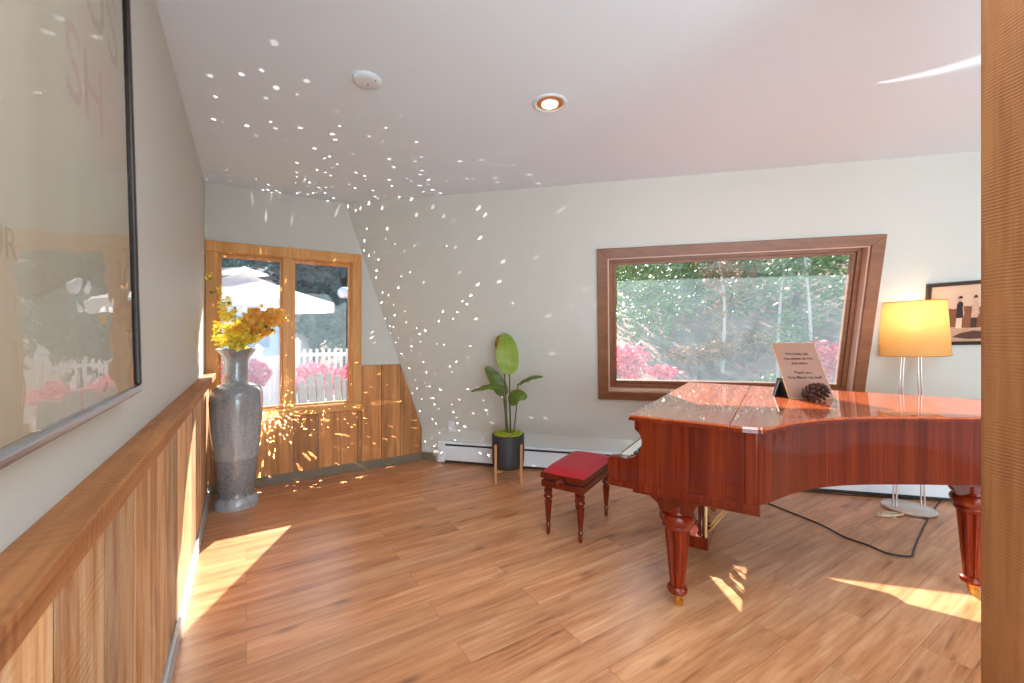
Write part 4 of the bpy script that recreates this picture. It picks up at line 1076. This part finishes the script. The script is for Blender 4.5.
# globe lamp on the fence line
lp_ = at(344, 293, 9.0)
gl = thing('globe_lamp_post', 'white globe lamp on a dark post at the umbrella tip', 'lamp post', Vector((lp_.x, lp_.y, -.2)))
MB().tube([Vector((lp_.x, lp_.y, -.2)), lp_ - Z * .2], .03, 10).build('post', M['dark'], gl)
MB().sphere(lp_, .13, 16, 10).build('globe', M['white_plastic'], gl, smooth=60)
MB().lathe([(.04, -.32), (.1, -.2), (.08, -.12)], lp_, 12).build('fitter', m_plain('dark_green', srgb(28, 62, 58), .5), gl)

# ------------------------------------------------------------------ light
sd_ = Vector((.066, -1, -.60)).normalized()
sun = bpy.data.lights.new('sun', 'SUN'); sun.energy = 19; sun.angle = R(.6); sun.color = (1, .93, .82)
so_ = bpy.data.objects.new('sun', sun); COL.objects.link(so_); so_.rotation_euler = sd_.to_track_quat('-Z', 'Y').to_euler(); so_.location = (0, 12, 8)
def area(name, loc, tgt, size, sy_, e, col=(1, 1, 1)):
    a = bpy.data.lights.new(name, 'AREA'); a.shape = 'RECTANGLE'; a.size = size; a.size_y = sy_; a.energy = e; a.color = col
    o = bpy.data.objects.new(name, a); COL.objects.link(o); o.location = loc
    o.rotation_euler = (Vector(tgt) - Vector(loc)).to_track_quat('-Z', 'Y').to_euler(); return o
area('rear_fill', (1.2, -4.3, 1.45), (0.6, 3, 1.5), 5.5, 2.3, 125, (.82, .93, 1))  # unseen fill lamp added behind the camera
area('room_fill', (1.7, .2, 2.66), (1.7, .2, 0), 3.2, 2.4, 85, (.90, .96, 1))
area('uplight_fill', (1.1, -2.1, .2), (0.9, 0.6, 2.74), 4.6, 3.2, 420, (.62, .87, 1))  # added lamp near the floor, aimed up to brighten the ceiling
sp = bpy.data.lights.new('downlight', 'SPOT'); sp.energy = 26; sp.spot_size = R(85); sp.spot_blend = .6; sp.color = (1, .8, .55); sp.shadow_soft_size = .04
spo = bpy.data.objects.new('downlight', sp); COL.objects.link(spo); spo.location = dc + Vector((0, 0, -.03))

# added point lamp beside the vase imitates sparkle off its mosaic facets
def pattern_light(name, loc, power, build, col=(1, .95, .86)):
    l = bpy.data.lights.new(name, 'POINT'); l.energy = power; l.color = col; l.shadow_soft_size = 0.0; l.use_nodes = True
    t = l.node_tree; em_ = next(n for n in t.nodes if n.type == 'EMISSION')
    g_ = t.nodes.new('ShaderNodeNewGeometry')
    build(t, g_.outputs['Normal'], em_)
    o = bpy.data.objects.new(name, l); COL.objects.link(o); o.location = loc; return o
def facets(scale, thr, keep, axis, lim, fade=False):
    def fn(t, nrm, em_):
        def N(typ, **k):
            x = t.nodes.new(typ)
            for a, b in k.items(): setattr(x, a, b)
            return x
        vo_ = N('ShaderNodeTexVoronoi'); vo_.inputs['Scale'].default_value = scale; vo_.inputs['Randomness'].default_value = .8
        t.links.new(nrm, vo_.inputs['Vector'])
        c_ = N('ShaderNodeMath', operation='LESS_THAN'); t.links.new(vo_.outputs['Distance'], c_.inputs[0]); c_.inputs[1].default_value = thr
        sp_ = N('ShaderNodeSeparateColor'); t.links.new(vo_.outputs['Color'], sp_.inputs[0])
        pick = N('ShaderNodeMath', operation='LESS_THAN'); t.links.new(sp_.outputs[0], pick.inputs[0]); pick.inputs[1].default_value = keep
        m_ = N('ShaderNodeMath', operation='MULTIPLY'); t.links.new(c_.outputs[0], m_.inputs[0]); t.links.new(pick.outputs[0], m_.inputs[1])
        m2_ = N('ShaderNodeMath', operation='MULTIPLY'); t.links.new(m_.outputs[0], m2_.inputs[0]); t.links.new(sp_.outputs[1], m2_.inputs[1])
        def dot(ax):
            q = N('ShaderNodeVectorMath', operation='DOT_PRODUCT'); t.links.new(nrm, q.inputs[0]); q.inputs[1].default_value = ax; return q.outputs['Value']
        g = N('ShaderNodeMath', operation='GREATER_THAN'); t.links.new(dot(axis), g.inputs[0]); g.inputs[1].default_value = lim
        m3_ = N('ShaderNodeMath', operation='MULTIPLY'); t.links.new(m2_.outputs[0], m3_.inputs[0]); t.links.new(g.outputs[0], m3_.inputs[1])
        res = m3_.outputs[0]
        if fade:      # lamp pattern dimmed toward the middle of the room
            mr = N('ShaderNodeMapRange'); t.links.new(dot((1, -.8, 0)), mr.inputs[0])
            for i, q in enumerate((.62, .95, 1.0, .10)): mr.inputs[1 + i].default_value = q
            m4_ = N('ShaderNodeMath', operation='MULTIPLY'); t.links.new(res, m4_.inputs[0]); t.links.new(mr.outputs[0], m4_.inputs[1]); res = m4_.outputs[0]
        t.links.new(res, em_.inputs['Strength'])
    return fn
pattern_light('vase_sparkle_lamp', vc + u * .21 + v * .07 + Z * .80, 720, facets(28, .17, .9, (0, .55, .83), -.12, True))
pattern_light('wainscot_streak_lamp', P(.50, -.13, .60), 260, facets(9, .22, .95, v - Z * .4, .06))  # added lamp near the sill, throws light streaks on the wainscot
# added lamp above the lid imitates the piano rim's sun streak on the ceiling
def streak(p0, p1, width, loc):
    a = Vector((p0.x, p0.y)); b = Vector((p1.x, p1.y)); L = (b - a).length; d = (b - a) / L; hh = H - loc.z
    def fn(t, nrm, em_):
        def Mt(op, x, y=None, z=None):
            q = t.nodes.new('ShaderNodeMath'); q.operation = op
            for i, k in enumerate((x, y, z)):
                if k is None: continue
                if isinstance(k, (int, float)): q.inputs[i].default_value = k
                else: t.links.new(k, q.inputs[i])
            return q.outputs[0]
        sp_ = t.nodes.new('ShaderNodeSeparateXYZ'); t.links.new(nrm, sp_.inputs[0])
        zc = Mt('MAXIMUM', Mt('ABSOLUTE', sp_.outputs[2]), .05)
        up = Mt('GREATER_THAN', Mt('MULTIPLY', sp_.outputs[2], SGN), 0.0)
        X = Mt('MULTIPLY_ADD', Mt('DIVIDE', sp_.outputs[0], zc), hh * SGN, loc.x - a.x); Y = Mt('MULTIPLY_ADD', Mt('DIVIDE', sp_.outputs[1], zc), hh * SGN, loc.y - a.y)
        al = Mt('ADD', Mt('MULTIPLY', X, d.x), Mt('MULTIPLY', Y, d.y)); pe = Mt('ADD', Mt('MULTIPLY', X, -d.y), Mt('MULTIPLY', Y, d.x))
        tt = Mt('DIVIDE', al, L)
        bow = Mt('MULTIPLY', Mt('MULTIPLY', tt, Mt('SUBTRACT', 1.0, tt)), .10)
        dp = Mt('ABSOLUTE', Mt('SUBTRACT', pe, bow))
        wd_ = Mt('MULTIPLY_ADD', tt, width * .8, width * .2)
        f = Mt('MAXIMUM', Mt('SUBTRACT', 1.0, Mt('DIVIDE', dp, wd_)), 0.0)
        inside = Mt('MULTIPLY', Mt('GREATER_THAN', tt, 0.0), Mt('LESS_THAN', tt, 1.4))
        t.links.new(Mt('MULTIPLY', Mt('MULTIPLY', f, inside), up), em_.inputs['Strength'])
    return fn
SGN = 1.0
def on_ceil(px, py): return Vector((0, 0, CH)) + Vector(((px - CX) / F, 1, (HY - py) / F)) * ((H - CH) * F / (HY - py))
sl_ = Vector((2.0, 2.25, 1.12))
pattern_light('ceiling_streak_lamp', sl_, 75, streak(on_ceil(878, 83), on_ceil(985, 58), .08, sl_), (1, .98, .95))

# world
wd = bpy.data.worlds.new('world'); scn.world = wd; wd.use_nodes = True
t = wd.node_tree; bg = t.nodes['Background']
sk = t.nodes.new('ShaderNodeTexSky'); sk.sky_type = 'NISHITA'; sk.sun_disc = False; sk.sun_elevation = R(31); sk.sun_rotation = R(-4)
t.links.new(sk.outputs[0], bg.inputs[0]); bg.inputs[1].default_value = .36

# ------------------------------------------------------------------ camera
cam = bpy.data.cameras.new('camera'); co_ = bpy.data.objects.new('camera', cam); COL.objects.link(co_)
cam.sensor_width = 36; cam.sensor_fit = 'HORIZONTAL'; cam.lens = 36 * F / 1024; cam.shift_y = -(341.5 - HY) / 1024; cam.clip_start = .02
co_.location = (0, 0, CH); co_.rotation_euler = (R(90), 0, 0); scn.camera = co_
scn.view_settings.view_transform = 'Standard'; scn.view_settings.look = 'None'; scn.view_settings.exposure = 0; scn.view_settings.gamma = 1
scn.cycles.use_denoising = True; scn.cycles.max_bounces = 10; scn.cycles.transparent_max_bounces = 16; scn.cycles.sample_clamp_indirect = 6
